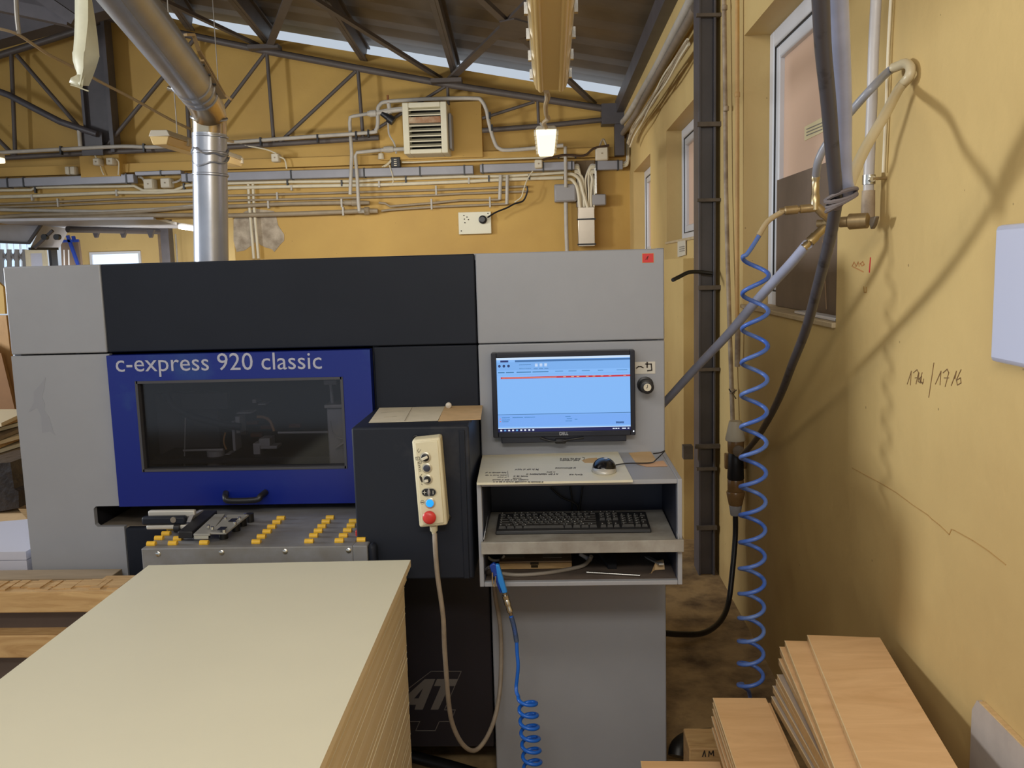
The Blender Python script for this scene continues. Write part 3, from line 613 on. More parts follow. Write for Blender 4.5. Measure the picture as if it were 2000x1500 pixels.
# ================================================================== DRILLING MACHINE
mc = thing('drilling_machine', (-.68, 3.3, 0), 'large grey, anthracite and blue panel drilling machine filling the middle', 'machine')
xl, xr = -1.709, .345; zt = 1.724; zs = 1.446; G = .003; xa = -1.397; xb = -.230; D = .02
def panel(x0, x1, z0, z1, name, m, y0=YM, d=D, parent=mc, bevel=.004): return B().box(x0+G/2, x1-G/2, y0, y0+d, z0+G/2, z1-G/2).build(name, m, parent, bevel=bevel)
panel(xl, xa, zs, zt, 'upper_left_panel', GREY)
panel(xa, xb, zs, zt, 'upper_middle_panel', DARK)
panel(xb, xr, zs, zt, 'upper_right_panel', GREY)
panel(-.556, xb, .82, zs, 'middle_panel', DARK)
panel(xb, xr, 1.09, zs, 'monitor_panel', GREY)
panel(-.214, xr, .02, 1.09, 'pedestal_panel', GREY)
# left lower panel with the infeed notch
g = B(); zn0, zn1, xn = .884, .952, -1.487
pl = [(xl, .10), (-1.392, .10), (-1.392, zn0), (xn+.008, zn0), (xn, zn0+.008), (xn, zn1-.008), (xn+.008, zn1), (-1.392, zn1), (-1.392, zs-G), (xl, zs-G)]
for a in ([0, 1, 2, 3, 4], [0, 4, 5, 9], [5, 6, 7, 8, 9]): pass
n = len(pl); vs = [V((x, YM, z)) for x, z in pl]+[V((x, YM+D, z)) for x, z in pl]
g._add(vs, [(0, 1, 2, 3), (0, 3, 4, 5, 9), (5, 6, 7, 8, 9)]+[(3+n, 2+n, 1+n, n), (9+n, 5+n, 4+n, 3+n, n), (9+n, 8+n, 7+n, 6+n, 5+n)]+[(i, i+n, (i+1) % n+n, (i+1) % n) for i in range(n)])
g.build('lower_left_panel', GREY, mc, smooth=0)
# smear stain (its own shape) on the left panel
sm = [(78, 752), (89, 737), (86, 760), (82, 775), (88, 790), (86, 800), (96, 815), (104, 842), (108, 850), (97, 843), (82, 846), (80, 812), (72, 796), (55, 806), (66, 786), (66, 765)]
B().prism([at(x, y, y=YM-.0006) for x, y in sm], (0, .0008, 0)).build('smear', mat('smeared_grey', (146, 149, 158), .5), mc)
# carcass
g = B(); yb = 3.95
g.box(xl, xl+.02, YM+D, yb, .1, zt); g.box(xr-.02, xr, YM+D, yb, .02, zt); g.box(xl, xr, YM+D, yb, zt-.02, zt-.001); g.box(xl, xr, yb-.02, yb, .1, zt); g.box(xl, xr, YM+.3, yb, .1, .14)
g.build('carcass', GREY, mc)
g = B(); g.box(xl+.02, xr-.02, 3.45, 3.47, .14, zt-.03); g.box(-.56, -.54, YM+D, 3.45, .14, zt-.03); g.box(xn-.02, xn-.01, YM+D, 3.45, .14, zt-.03); g.box(xn, -.56, YM+D, 3.45, 1.40, 1.42)
g.build('chamber_lining', mat('chamber_grey', (36, 36, 42), .6, var=.3, scale=4), mc)
for x in (xl+.2, -.9, .2): B().cyl((x, 3.5, 0), (x, 3.5, .11), .04).build('machine_foot', BLACK, mc)
B().box(xn, -1.0, YM+.02, 3.3, .84, .88).build('infeed_shelf', mat('dusty_shelf', (120, 110, 98), .7, var=.2, scale=9), mc, bevel=.003)
B().box(-1.390, -1.15, YM-.0, 3.2, .14, .879).build('infeed_block', DARK, mc, bevel=.008)
panel(-1.15, -.216, .121, .82, 'lower_front_panel', DARK2, y0=YM+.0, d=.03)
B().box(-1.15, -.216, YM+.25, YM+.28, 0.0, .13).build('plinth', mat('rusty_plinth', (58, 42, 36), .9, var=.4, scale=12), mc)
# logo strokes on the lower front panel
LOGO = mat('faded_logo_grey', (104, 100, 98), .5)
lg_ = thing
def pxpoly(pts, y, m, name, parent, d=.0012): return B().prism([at(a, b, y=y) for a, b in pts], (0, d, 0)).build(name, m, parent, smooth=0)
pxpoly([(796, 1357), (829.5, 1326.5), (850, 1326.5), (831, 1373), (825.5, 1386), (809.5, 1386), (812.5, 1376.5), (796, 1376.5)], YM-.001, LOGO, 'logo_letter_a', mc)
pxpoly([(809, 1364), (817.5, 1364), (826.5, 1344)], YM-.0016, DARK2, 'logo_counter', mc)
pxpoly([(853.5, 1326.5), (894, 1326.5), (887.5, 1340), (877.5, 1340), (856, 1386), (841, 1386), (861, 1340), (847.5, 1340)], YM-.001, LOGO, 'logo_letter_t', mc)
def strokes(pts, y, m, name, parent, w_, d=.0012, closed=False):
    P = [at(a, b, y=y) for a, b in pts]; g = B()
    if closed: P.append(P[0])
    for a, b in zip(P, P[1:]):
        if (b-a).length > 1e-5: e = (b-a).normalized()*w_*.5; g.bar(a-e, b+e, w_, d, up=(0, 1, 0))
    return g.build(name, m, parent, smooth=0)
strokes([(795, 1347), (842, 1311), (901, 1311), (868, 1386.5), (889.5, 1386.5), (880, 1409), (858, 1409), (850, 1427), (812, 1427), (820, 1409), (796, 1409)], YM-.001, LOGO, 'logo_outline', mc, .0022)
# blue door with window opening
g = B(); dx0, dx1, dz0, dz1 = -1.388, -.560, .957, 1.440; wx0, wx1, wz0, wz1 = -1.299, -.652, 1.073, 1.354; y0, y1 = YM-.028, YM+.012
g.box(dx0, wx0, y0, y1, dz0, dz1); g.box(wx1, dx1, y0, y1, dz0, dz1); g.box(wx0, wx1, y0, y1, dz0, wz0); g.box(wx0, wx1, y0, y1, wz1, dz1)
door = g.build('blue_door', BLUE, mc)
g = B(); e = .004
for a in ((wx0-e, wx0+e, wz0-e, wz1+e), (wx1-e, wx1+e, wz0-e, wz1+e), (wx0, wx1, wz0-e, wz0+e), (wx0, wx1, wz1-e, wz1+e)): g.box(a[0], a[1], y0-.003, y1, a[2], a[3])
g.build('window_seal', mat('grey_seal', (70, 70, 76), .5), door)
GL = bpy.data.materials.new('dusty_tinted_polycarbonate'); GL.use_nodes = True; nt = GL.node_tree; nt.nodes.clear(); N = nt.nodes.new; L = nt.links.new
o_ = N('ShaderNodeOutputMaterial'); t_ = N('ShaderNodeBsdfTransparent'); g_ = N('ShaderNodeBsdfGlossy'); d_ = N('ShaderNodeBsdfDiffuse'); m1 = N('ShaderNodeMixShader'); m2 = N('ShaderNodeMixShader')
t_.inputs[0].default_value = (.62, .62, .66, 1); g_.inputs['Roughness'].default_value = .08; d_.inputs[0].default_value = rgb(120, 116, 110); m1.inputs[0].default_value = .04; m2.inputs[0].default_value = .02
L(t_.outputs[0], m1.inputs[1]); L(g_.outputs[0], m1.inputs[2]); L(m1.outputs[0], m2.inputs[1]); L(d_.outputs[0], m2.inputs[2]); L(m2.outputs[0], o_.inputs[0])
B().box(wx0, wx1, YM-.012, YM-.007, wz0, wz1).build('tinted_window', GL, door)
a = at(441, 963, y=YM-.03); b = at(519, 961, y=YM-.03); c = at(441, 974, y=YM-.03)
g = B(); g.tube([a, a+V((.008, -.026, -.006)), a+V((.022, -.034, -.016)), b+V((-.022, -.034, -.016)), b+V((-.008, -.026, -.006)), b], .0095, n=12, sm=5); g.build('door_handle', BLACK, door)
LET = mat('silver_lettering', (176, 178, 196), .4)
def fit_text(body, pl_, pr_, y, capy, m, parent, name='lettering', depth=.0012):
    """lettering from the pixel of its left baseline to its right baseline"""
    a = at(*pl_, y=y); b = at(*pr_, y=y); o = text(body, a, 1.0, m, parent, name, depth=.001); xs_ = [v.co.x for v in o.data.vertices]; zs_ = [v.co.z for v in o.data.vertices]
    sx = (b-a).length/(max(xs_)-min(xs_)); top = at(*capy, y=y); sz = (top.z-a.z)/max(zs_)
    x0 = min(xs_)
    th = math.atan2(b.z-a.z, b.x-a.x)
    for v in o.data.vertices: X = (v.co.x-x0)*sx; Z = v.co.z*sz; v.co.y = v.co.y*(depth/.001); v.co.x = X*math.cos(th)-Z*math.sin(th); v.co.z = X*math.sin(th)+Z*math.cos(th)
    return o
fit_text('c-express 920 classic', (227, 726), (629, 720), YM-.0290, (227, 693), LET, door)
# things seen inside the chamber
CG = mat('chamber_part_grey', (190, 188, 182), .45, .2); CO = mat('ochre_tube', (176, 130, 76), .5)
def cin(x, y, Y=2.95): return at(x, y, y=Y)
a = cin(302, 768, 3.1); b = cin(432, 905, 3.1); B().box(a.x, b.x, 3.10, 3.13, b.z, a.z).build('guard_plate', mat('guard_plate_grey', (96, 94, 94), .5), mc, bevel=.004)
a = cin(350, 768, 3.05); b = cin(380, 800, 3.05); B().box(a.x, b.x+.12, 3.05, 3.08, b.z, a.z).build('guard_plate', mat('guard_plate_grey', (96, 94, 94), .5), mc, bevel=.004)
B().tube([cin(322, 768), cin(340, 795), cin(372, 812), cin(430, 828), cin(470, 834)], .013, sm=5).build('black_hose', RUB, mc)
a = cin(404, 880); b = cin(437, 910); B().cyl((a.x+.03, 2.95, b.z), (a.x+.03, 2.95, a.z), .029, n=20).build('spindle_motor', CG, mc)
rod(cin(358, 880), cin(436, 878), .004, 'guide_rail', CG, mc); rod(cin(543, 845), cin(640, 844), .004, 'guide_rail', CG, mc); rod(cin(362, 815), cin(360, 912), .002, 'thin_cord', CG, mc)
for (x, y, w_, h_) in ((468, 828, 9, 34), (520, 862, 22, 16), (505, 880, 14, 34), (500, 782, 8, 8), (528, 872, 34, 6), (460, 850, 6, 60), (480, 805, 30, 3), (515, 788, 16, 3), (448, 890, 10, 12)):
    c = cin(x, y, 2.98); k = 2.98/F/2; B().box(c.x-w_*k, c.x+w_*k, 2.96, 3.02, c.z-h_*k, c.z+h_*k).build('drill_head_block', CG, mc, bevel=.002)
B().tube([cin(502, 814), cin(515, 815), cin(527, 822), cin(534, 838), cin(535, 842)], .005, sm=5).build('ochre_air_tube', CO, mc)
B().tube([cin(440, 845), cin(437, 862), cin(442, 878)], .003, sm=5).build('ochre_air_tube', CO, mc)
for x, y in ((492, 826), (520, 835), (575, 832), (470, 846), (500, 850)): c = cin(x, y, 3.1); B().box(c.x-.02, c.x+.02, 3.1, 3.12, c.z-.006, c.z+.006).build('rusty_bracket', mat('rust_brown', (120, 70, 40), .8), mc)
a = cin(640, 795, 2.86); b = cin(676, 912, 2.86); B().box(a.x, a.x+.058, 2.84, 2.92, b.z, a.z).build('cylinder_body', CG, mc, bevel=.006)
a = cin(636, 796, 2.85); B().box(a.x, a.x+.062, 2.83, 2.93, a.z, a.z+.012).build('cylinder_cap', mat('pale_alloy', (196, 190, 178), .4, .5), mc, bevel=.002)
rod(cin(650, 796, 2.87), cin(646, 748, 2.87), .006, 'piston_rod', CG, mc); a = cin(634, 740, 2.86); B().box(a.x, a.x+.045, 2.84, 2.90, a.z-.018, a.z).build('rod_head', CG, mc, bevel=.004)
B().tube([cin(645, 822, 2.82), cin(650, 845, 2.82), cin(662, 856, 2.82), cin(678, 857, 2.82)], .0018, sm=5).build('thin_air_tube', CG, mc)
rod(cin(655, 875, 2.82), cin(676, 862, 2.82), .005, 'fitting', CG, mc)
B().box(wx0-.06, wx1+.04, 2.9, 3.4, 1.055, 1.07).build('chamber_floor', mat('chamber_grey', (60, 60, 62), .6), mc)
# control housing
zc = 1.253; hx0, hx1, hy = -.557, -.232, 2.405
hs = B().box(hx0, hx1, hy, YM+.002, .818, zc).build('control_housing', mat('anthracite_dusty', (36, 40, 50), .5, spec=.2, col2=(66, 66, 70), scale=3.2, thr=(.26, .42)), mc, bevel=.006)
B().box(hx1-.028, hx1-.012, hy-.004, hy+.01, .82, zc-.012).build('hinge_strip', DARK, hs, bevel=.002)
# ---- console box
ky = 2.389; kx0, kx1 = -.215, .344; kz0, kz1 = .800, 1.098; t = .013
g = B(); g.box(kx0, kx0+t, ky, YM, kz0, kz1); g.box(kx1-t, kx1, ky, YM, kz0, kz1); g.box(kx0+t, kx1-t, ky, YM, kz1-t, kz1); g.box(kx0+t, kx1-t, ky, YM, kz0, kz0+t)
con = g.build('console_shell', GREY, mc, bevel=.002)
B().box(kx0+t, kx1-t, YM-.03, YM-.02, kz0+t, kz1-t).build('console_back', mat('console_inside_shade', (50, 54, 70), .5), con)
B().box(kx0+t, kx0+t+.002, ky+.02, YM-.03, kz0+t, kz1-t).build('console_shade_sheet', mat('console_inside_shade', (50, 54, 70), .5), con)  # added dark sheets that put shade into the console interior
B().box(kx1-t-.002, kx1-t, ky+.02, YM-.03, kz0+t, kz1-t).build('console_shade_sheet', mat('console_inside_shade', (50, 54, 70), .5), con)
tz = at(940, 1060, y=2.372).z
g = B(); g.box(kx0+.009, kx1+.001, 2.366, 2.378, tz-.032, tz+.002); g.box(kx0+.015, kx1-.018, 2.378, 2.68, tz-.006, tz)
tray = g.build('keyboard_tray', mat('dusty_tray_grey', (164, 162, 156), .45, col2=(138, 132, 124), scale=14), con, bevel=.0015)
B().prism([at(944, 1054, y=2.372), V((kx0+.012, 2.60, tz)), V((kx0+.012, 2.60, tz+.02)), at(947, 1037, y=2.385)], (.002, 0, 0)).build('tray_side', GREY, con)
B().prism([V((kx1-.014, 2.372, tz)), V((kx1-.014, 2.60, tz)), V((kx1-.014, 2.60, tz+.02)), V((kx1-.014, 2.385, tz+.012))], (.002, 0, 0)).build('tray_side', GREY, con)
B().box(kx0+t, kx1-t, ky+.015, YM-.03, kz0+t, kz0+t+.0008).build('shelf_dust', mat('brown_shelf_dust', (96, 84, 76), .8, var=.2, scale=16), con)
B().box(kx0+t, kx1-t, ky+.02, YM-.03, tz-.034, tz-.031).build('shelf_divider', mat('console_inside_shade', (50, 54, 70), .5), con)
# cables behind the keyboard
for pts in ([(1075, 952), (1095, 970), (1125, 985), (1130, 1000)], [(1113, 950), (1117, 975), (1116, 998)], [(1138, 950), (1134, 975), (1131, 1000)]): B().tube([at(x, y, y=2.70) for x, y in pts], .003, sm=4).build('inner_cable', RUB, con)
# clamp sign, gauge knob, sticker
a = at(1237, 707, y=YM-.002); b = at(1280, 730, y=YM-.002); pt = B().box(a.x, b.x, YM-.002, YM, b.z, a.z).build('clamp_label', mat('pale_label', (214, 210, 200), .5), mc, bevel=.0008)
strokes([(1243, 719), (1247, 716), (1252, 716), (1256, 718)], YM-.003, INK, 'arrow_symbol', pt, .003)
strokes([(1261, 711), (1272, 711), (1273, 723), (1265, 724)], YM-.003, INK, 'clamp_symbol', pt, .0034); strokes([(1264, 708), (1264, 717)], YM-.003, INK, 'clamp_symbol', pt, .004)
c = at(1260, 751, y=YM); kb = B().lathe(c, (0, -1, 0), [(0, .025), (.006, .025), (.008, .019), (.05, .018)], n=28).build('regulator_knob', BLACK, mc)
g = B(); g.lathe(c+V((0, -.05, 0)), (0, -1, 0), [(0, .02), (.014, .02), (.016, .017)], n=28); g.build('gauge_ring', BLACK, kb); B().cyl(c+V((0, -.0655, 0)), c+V((0, -.0675, 0)), .0115, n=24).build('gauge_face', PLASW, kb)
g = B(); q = c+V((0, -.068, 0)); g.bar(q, q+V((0, 0, .008)), .0014, .001, up=(0, 1, 0)); g.bar(q, q+V((-.004, 0, -.002)), .0014, .001, up=(0, 1, 0)); g.build('gauge_needle', INK, kb)
a = at(1254, 495, y=YM-.001); b = at(1277, 513, y=YM-.001); st = B().box(a.x, b.x, YM-.0012, YM, b.z, a.z).build('red_sticker', mat('sticker_border', (214, 160, 90), .5), mc)
B().box(a.x+.0012, b.x-.0012, YM-.0018, YM-.001, b.z+.0012, a.z-.0012).build('sticker_face', mat('sticker_red', (214, 52, 50), .5), st)
strokes([(1261, 507), (1266, 500), (1264, 507)], YM-.0024, INK, 'sticker_mark', st, .0012)
# ---- drilling bed with rollers
bz = .932; _a = at(275, 1072, z=bz); _b = at(717, 1065.5, z=bz); bx0, bx1, by0, by1 = _a.x, _b.x, (_a.y+_b.y)/2, 2.86
bed = B().box(bx0, -.56, by0, by1, bz-.075, bz).box(-.56, bx1, by0, 2.403, bz-.075, bz).build('drilling_bed', mat('dusty_bed_grey', (128, 130, 136), .5, col2=(116, 114, 112), scale=12), mc, bevel=.003)
B().box(bx1+.0, bx1+.022, by0+.004, 2.403, bz-.09, bz-.0).build('bed_end_cap', DARK, bed, bevel=.01)
B().box(bx0+.02, -.58, by0+.12, by1, .55, bz-.075).build('bed_carrier', DARK, bed)
for x, y in ((309, 1082), (433, 1079), (557, 1077), (681, 1075)):
    c = at(x, y, y=by0); bo = B().lathe(c, (0, -1, 0), [(0, .0075), (.002, .0075), (.0045, .004)], n=12).build('bolt', CHROME, bed)
rl = None
RP = [(296, 1064), (311, 1053), (325, 1044), (335, 1034), (338, 1063), (348, 1054), (399, 1062),
      (501, 1060), (511, 1050), (522, 1040), (531, 1031), (541, 1022), (549, 1014), (604, 1059), (613, 1048), (622, 1039), (629, 1030), (637, 1021), (645, 1013), (663, 1058), (671, 1048), (679, 1038), (686, 1029), (690, 1020), (706, 1056)]
for x, y in RP:
    c = at(x, y-2, z=bz+.004)
    if rl is None:
        g = B(); g.cyl(c+V((-.012, 0, -.001)), c+V((.012, 0, -.001)), .0085, n=12); rl = g.build('bed_roller', YEL, bed); r0 = c
    else:
        o = rl.copy(); COL.objects.link(o); o.parent = bed; o.location = rl.location+(c-r0); WL[o] = WL[rl]+(c-r0)
        if x == 706: o.location.x += 0
c = at(705, 1043, z=bz+.006); B().prism([c+V((-.016, 0, -.01)), c+V((.016, 0, -.01)), c+V((.018, 0, .008)), c+V((-.016, 0, .01))], (0, .03, 0)).build('red_stop', REDM, bed, bevel=.002)
# end stop with lever, rails and slotted plates
sp = thing('stop_fence', at(400, 1035, z=bz), 'black and silver slotted side stop with grey lever lying on the drilling bed', 'stop')
def bp(x, y, z=bz): return at(x, y, z=z)
g = B(); g.prism([bp(278, 1021, bz+.02), bp(390, 1022, bz+.02), bp(390, 1011, bz+.035), bp(282, 1010, bz+.035)], (0, .01, 0)); g.build('lever_arm', mat('worn_grey_lever', (140, 138, 134), .4, .4), sp, bevel=.003)
Y0 = 2.50
a = at(279, 1015, y=Y0); b = at(364, 1015, y=Y0)
B().box(a.x, b.x, Y0-.012, Y0+.012, b.z-.012, a.z+.010).build('lever', DARK, sp, bevel=.006)
B().box(a.x+.01, b.x+.02, Y0+.013, Y0+.03, b.z+.004, a.z+.022).build('lever_plate', CG, sp, bevel=.004)
B().box(a.x+.012, b.x+.01, Y0-.01, Y0+.03, b.z-.026, a.z-.015).build('lever_plate', CG, sp, bevel=.004)
c = at(339, 1015, y=Y0-.012); B().cyl(c, c+V((0, -.004, 0)), .0085, n=20).build('pivot_pin', CHROME, sp)
B().prism([at(364, 1020, y=Y0), at(370, 1007, y=Y0), at(390, 996, y=Y0+.1), at(389, 1010, y=Y0+.1)], (.012, 0, 0)).build('bracket', PLASG, sp)
B().prism([bp(348, 1052, bz+.012), bp(376, 1052, bz+.012), bp(425, 1009, bz+.03), bp(400, 1009, bz+.03)], (0, 0, .02)).build('black_rail', BLACK, sp, bevel=.002)
B().prism([bp(378, 1047, bz+.024), bp(410, 1047, bz+.024), bp(440, 1007, bz+.04), bp(420, 1008, bz+.04)], (0, 0, .006)).build('silver_plate', ALU, sp, bevel=.001)
B().prism([bp(409, 1044, bz+.026), bp(442, 1044, bz+.026), bp(486, 1008, bz+.04), bp(445, 1008, bz+.04)], (0, 0, .005)).build('slotted_plate', ALU, sp, bevel=.001)
for q in ([(424, 1036), (437, 1036), (444, 1030), (431, 1030)], [(446, 1019), (458, 1019), (466, 1013), (454, 1013)]): B().prism([bp(x, y, bz+.04) for x, y in q], (0, 0, .002)).build('slot', BLACK, sp)
for x, y in ((415, 1034), (438, 1040), (440, 1015), (468, 1015), (459, 1024), (479, 1008), (407, 1031)): c = bp(x, y, bz+.038); B().cyl(c, c+V((0, 0, .008)), .0045, n=10).build('clamp_screw', CHROME, sp)
a = at(380, 1051, y=2.405); b = at(408, 1041, y=2.405); B().box(a.x, b.x, 2.40, 2.415, a.z-.002, b.z).build('front_block', CHROME, sp, bevel=.001)
for x, y in ((437, 1052), (461, 1037), (474, 1027), (488, 1019)): c = bp(x, y, bz); B().cyl(c+V((0, 0, .001)), c+V((0, 0, .026)), .013, n=16).build('guide_wheel', RUB, sp)
c = at(347, 1031, y=2.49); B().cyl(c+V((-.008, 0, 0)), c+V((.008, 0, 0)), .013, n=16).build('adjusting_knob', BLACK, sp)

# ---- monitor
my = 2.700
a = at(958.5, 691, y=my); b = at(1241.5, 852, y=my); a.z = (at(958, 691, y=my).z+at(1241, 684, y=my).z)/2; b.z = (at(1243, 849, y=my).z+at(962, 856, y=my).z)/2
mo = thing('monitor', ((a.x+b.x)/2, my, b.z), 'black flat monitor with a light blue software screen on the grey machine panel', 'monitor')
s0 = at(969, 699, y=my); s1 = at(1232, 841, y=my)
bz_ = .0135; g = B(); sx0, sx1, sz0, sz1 = s0.x, s1.x, s1.z+.002, s0.z-.001
g.box(a.x, sx0, my, my+.046, b.z, a.z); g.box(sx1, b.x, my, my+.046, b.z, a.z); g.box(sx0, sx1, my, my+.046, sz1, a.z); g.box(sx0, sx1, my, my+.046, b.z, sz0); g.box(sx0, sx1, my+.01, my+.046, sz0, sz1)
g.build('bezel', mat('monitor_black', (30, 32, 44), .35), mo, bevel=.002)
def em(n, c, s=1.0): return mat('screen_'+n, (6, 6, 8), .4, emit=c, es=s)
SB = em('sky', (132, 186, 250)); scr = B().box(sx0, sx1, my+.004, my+.0095, sz0, sz1).build('screen', SB, mo)
SW, SH = sx1-sx0, sz1-sz0
def sr(u0, u1, v0, v1, name, m, k=1): return B().box(sx0+SW*u0, sx0+SW*u1, my+.004-.0004*k, my+.0042, sz1-SH*v1, sz1-SH*v0).build(name, m, scr, smooth=0)
sr(0, 1, 0, .028, 'title_bar', em('pale', (206, 228, 252))); sr(.14, 1, .035, .06, 'menu_bar', em('steel', (60, 110, 168))); sr(.03, .09, .035, .06, 'menu_bar', em('navy', (30, 50, 110)))
sr(0, 1, .06, .17, 'ribbon', em('ribbon', (122, 176, 240))); 
for k, u in enumerate((.022, .056, .091)):
    c = V((sx0+SW*u, my+.0034, sz1-SH*.11)); B().cyl(c, c+V((0, -.0006, 0)), .0042, n=14).build('toolbar_icon', em('icon', (34, 60, 110)), scr)
for u0, u1, v in ((.17, .26, .095), (.17, .26, .145), (.28, .31, .15), (.32, .35, .15), (.36, .39, .15)): sr(u0, u1, v, v+.007, 'toolbar_text', em('text', (60, 104, 150)))
for u in (.29, .325, .36): sr(u, u+.02, .085, .125, 'toolbar_icon', em('white', (225, 236, 250)))
for u0, u1 in ((.01, .06), (.07, .13), (.15, .26), (.27, .39)): sr(u0, u1, .19, .203, 'filter_text', em('teal', (60, 120, 170)))
for u0, u1 in ((.44, .5), (.54, .6), (.64, .7), (.76, .8), (.9, .98)): sr(u0, u1, .19, .197, 'filter_text', em('teal', (60, 120, 170)))
sr(0, 1, .225, .232, 'grid_line', em('ribbon', (122, 176, 240)))
sr(.03, 1, .258, .282, 'selected_row', em('red', (200, 48, 62))); sr(.04, .45, .267, .272, 'row_text', em('rowtext', (240, 190, 150)), 2)
for u in (.5, .56, .6, .67, .72, .78, .84, .95): sr(u, u+.02, .266, .273, 'row_text', em('rowtext', (240, 190, 150)), 2)
sr(0, 1, .76, .768, 'divider', em('steel', (60, 110, 168)))
sr(0, 1, .775, .925, 'status_area', em('status', (120, 172, 246)))
for u0, u1, v in ((.03, .09, .8), (.11, .19, .8), (.2, .28, .8), (.03, .09, .83), (.03, .08, .855), (.51, .55, .8), (.52, .56, .83), (.51, .56, .86), (.58, .6, .84)): sr(u0, u1, v, v+.009, 'status_text', em('teal', (60, 120, 170)))
for v in (.815, .85): sr(.012, .022, v, v+.014, 'status_icon', em('orange', (220, 110, 70)))
sr(.89, .95, .885, .91, 'corner_mark', em('icon', (34, 60, 110)))
sr(0, 1, .945, .955, 'white_line', em('pale', (206, 228, 252)))
sr(0, 1, .955, 1, 'taskbar', em('task', (20, 26, 84)))
for k, u in enumerate((.015, .045, .075, .105, .135, .167, .197, .228, .258)): sr(u, u+.014, .967, .988, 'task_icon', em('white', (225, 236, 250)) if k not in (1, 4) else em('cyan', (110, 180, 240)), 2)
for u0, u1 in ((.865, .88), (.885, .9), (.905, .915), (.935, .965), (.977, .99)): sr(u0, u1, .97, .985, 'tray_icon', em('white', (225, 236, 250)), 2)
a2 = at(979, 853, y=my); b2 = at(1224, 863, y=my)
B().box(a2.x, b2.x, my+.006, my+.05, b2.z+.001, b.z+.002).build('lower_chin', mat('monitor_black', (30, 32, 44), .35), mo, bevel=.002)
c = at(1095, 862, y=my-.004); B().box(c.x-.018, c.x+.017, my-.006, my+.03, c.z-.008, c.z+.008).build('cable_knot', RUB, mo, bevel=.005)
wvy = B(); wvy.tube([at(1055, 855, y=my), at(1075, 861, y=my-.002), at(1095, 862, y=my-.006), at(1115, 858, y=my-.002), at(1140, 855, y=my)], .003, sm=4); wvy.build('cable_knot', RUB, mo)
fit_text('DELL', (1093, 850), (1110, 849.5), my-.0004, (1093, 844), mat('badge_silver', (196, 200, 210), .4), mo, 'maker_badge', .0008)
c = at(1237.5, 842, y=my-.0005); B().cyl(c, c+V((0, -.0008, 0)), .0022, n=10).build('power_light', em('led', (230, 240, 255), 2), mo)
# ================================================================== ON THE CONSOLE
cz = kz1
bt = .0065
bb = thing('written_board', (0, 2.5, cz), 'off-white melamine offcut with handwriting lying on the console top under the mouse', 'board')
q = [at(x, y, z=cz+bt) for x, y in ((931, 943), (1236, 937.5), (1207, 882), (942, 889))]
q = [V((p.x, min(p.y, YM-.001), p.z)) for p in q]
B().prism([p-V((0, 0, bt)) for p in q], (0, 0, bt)).build('board_panel', [mat('handled_melamine', (224, 219, 196), .45, var=.05, scale=9)], bb, bevel=.0006)
zb_ = cz+bt
def scrib(pts, w_=.0012, name='handwriting', m=INK, parent=bb, z=zb_):
    P = [at(x, y, z=z+.0004) for x, y in pts]; g = B()
    for a, b in zip(P, P[1:]):
        if (b-a).length > 1e-5: g.bar(a, b, w_, .0006)
    return g
def writing(x0, x1, y, h, seed, m=INK, parent=bb, z=zb_):
    rnd = random.Random(seed); g = B(); x = x0
    while x < x1:
        wv = rnd.uniform(2.5, 5); P = [at(x+wv*t, y+(h*(-1)**k)*rnd.uniform(.2, .6), z=z+.0004) for k, t in enumerate((0, .3, .6, .9))]
        for a, b in zip(P, P[1:]): g.bar(a, b, .0011, .0006)
        x += wv+rnd.choice((0, .6, 2.2))
    return g.build('handwriting', m, parent, smooth=0)
for i, (x0, x1, y, h) in enumerate(((1006, 1050, 917, 3), (1085, 1125, 914, 3), (948, 986, 923, 2), (948, 988, 928, 2), (972, 989, 932, 2), (1003, 1028, 930, 2), (1028, 1088, 926, 3), (1068, 1086, 922, 2), (962, 1030, 937, 2), (963, 1063, 941, 2), (1112, 1136, 927, 3), (1094, 1132, 896, 3), (1094, 1128, 899, 3), (1002, 1018, 934, 1.5))): writing(x0, x1, y, h, i)
scrib([(991.5, 920), (992.5, 932)]).build('handwriting', INK, bb, smooth=0); scrib([(1137, 893), (1142, 894), (1140, 899)]).build('handwriting', INK, bb, smooth=0)
B().prism([at(x, y, z=zb_+.0002) for x, y in ((1136, 899), (1150, 895), (1166, 894), (1168, 899), (1158, 904), (1142, 904))], (0, 0, .0004)).build('coffee_stain', mat('tan_stain', (196, 160, 104), .6), bb)
# mouse
c = at(1180, 921, z=zb_); 
ms = thing('computer_mouse', c, 'black and silver wired mouse on the written board', 'mouse')
g = B(); g.ball(c+V((0, .006, .003)), .0345, .053, .0185, n=28, m=14, zmin=-.13); g.build('silver_shell', mat('silver_plastic', (196, 194, 188), .35, .3), ms, smooth=60)
g = B(); g.ball(c+V((.001, .012, .008)), .0335, .0485, .0285, n=28, m=14, zmin=-.1); g.build('black_cover', mat('gloss_black', (16, 17, 22), .15), ms, smooth=60)
g = B(); g.ball(c+V((0, .01, .001)), .035, .053, .006, n=24, m=6, zmin=-.16); g.build('base_plate', BLACK, ms)
B().cyl(c+V((.005, .008, .0345)), c+V((.005, .008, .0372)), .006, n=16).build('round_badge', mat('badge_silver', (196, 200, 210), .4), ms)
B().tube([c+V((.028, .04, .008)), at(1225, 905, z=zb_+.003), at(1270, 904, z=cz+.004), at(1282, 897, z=cz+.012), at(1298, 881, z=cz+.02), at(1290, 884, z=cz+.02), at(1276, 886, z=cz+.02)], .0018, n=8, sm=5).build('mouse_cord', BLACK, ms)
def flat(pts, z, name, label, cat, m, th=.0008, group=None):
    o = B().prism([at(x, y, z=z) for x, y in pts], (0, 0, th)).build(name, m, smooth=0); tag(o, label, cat, group); return o
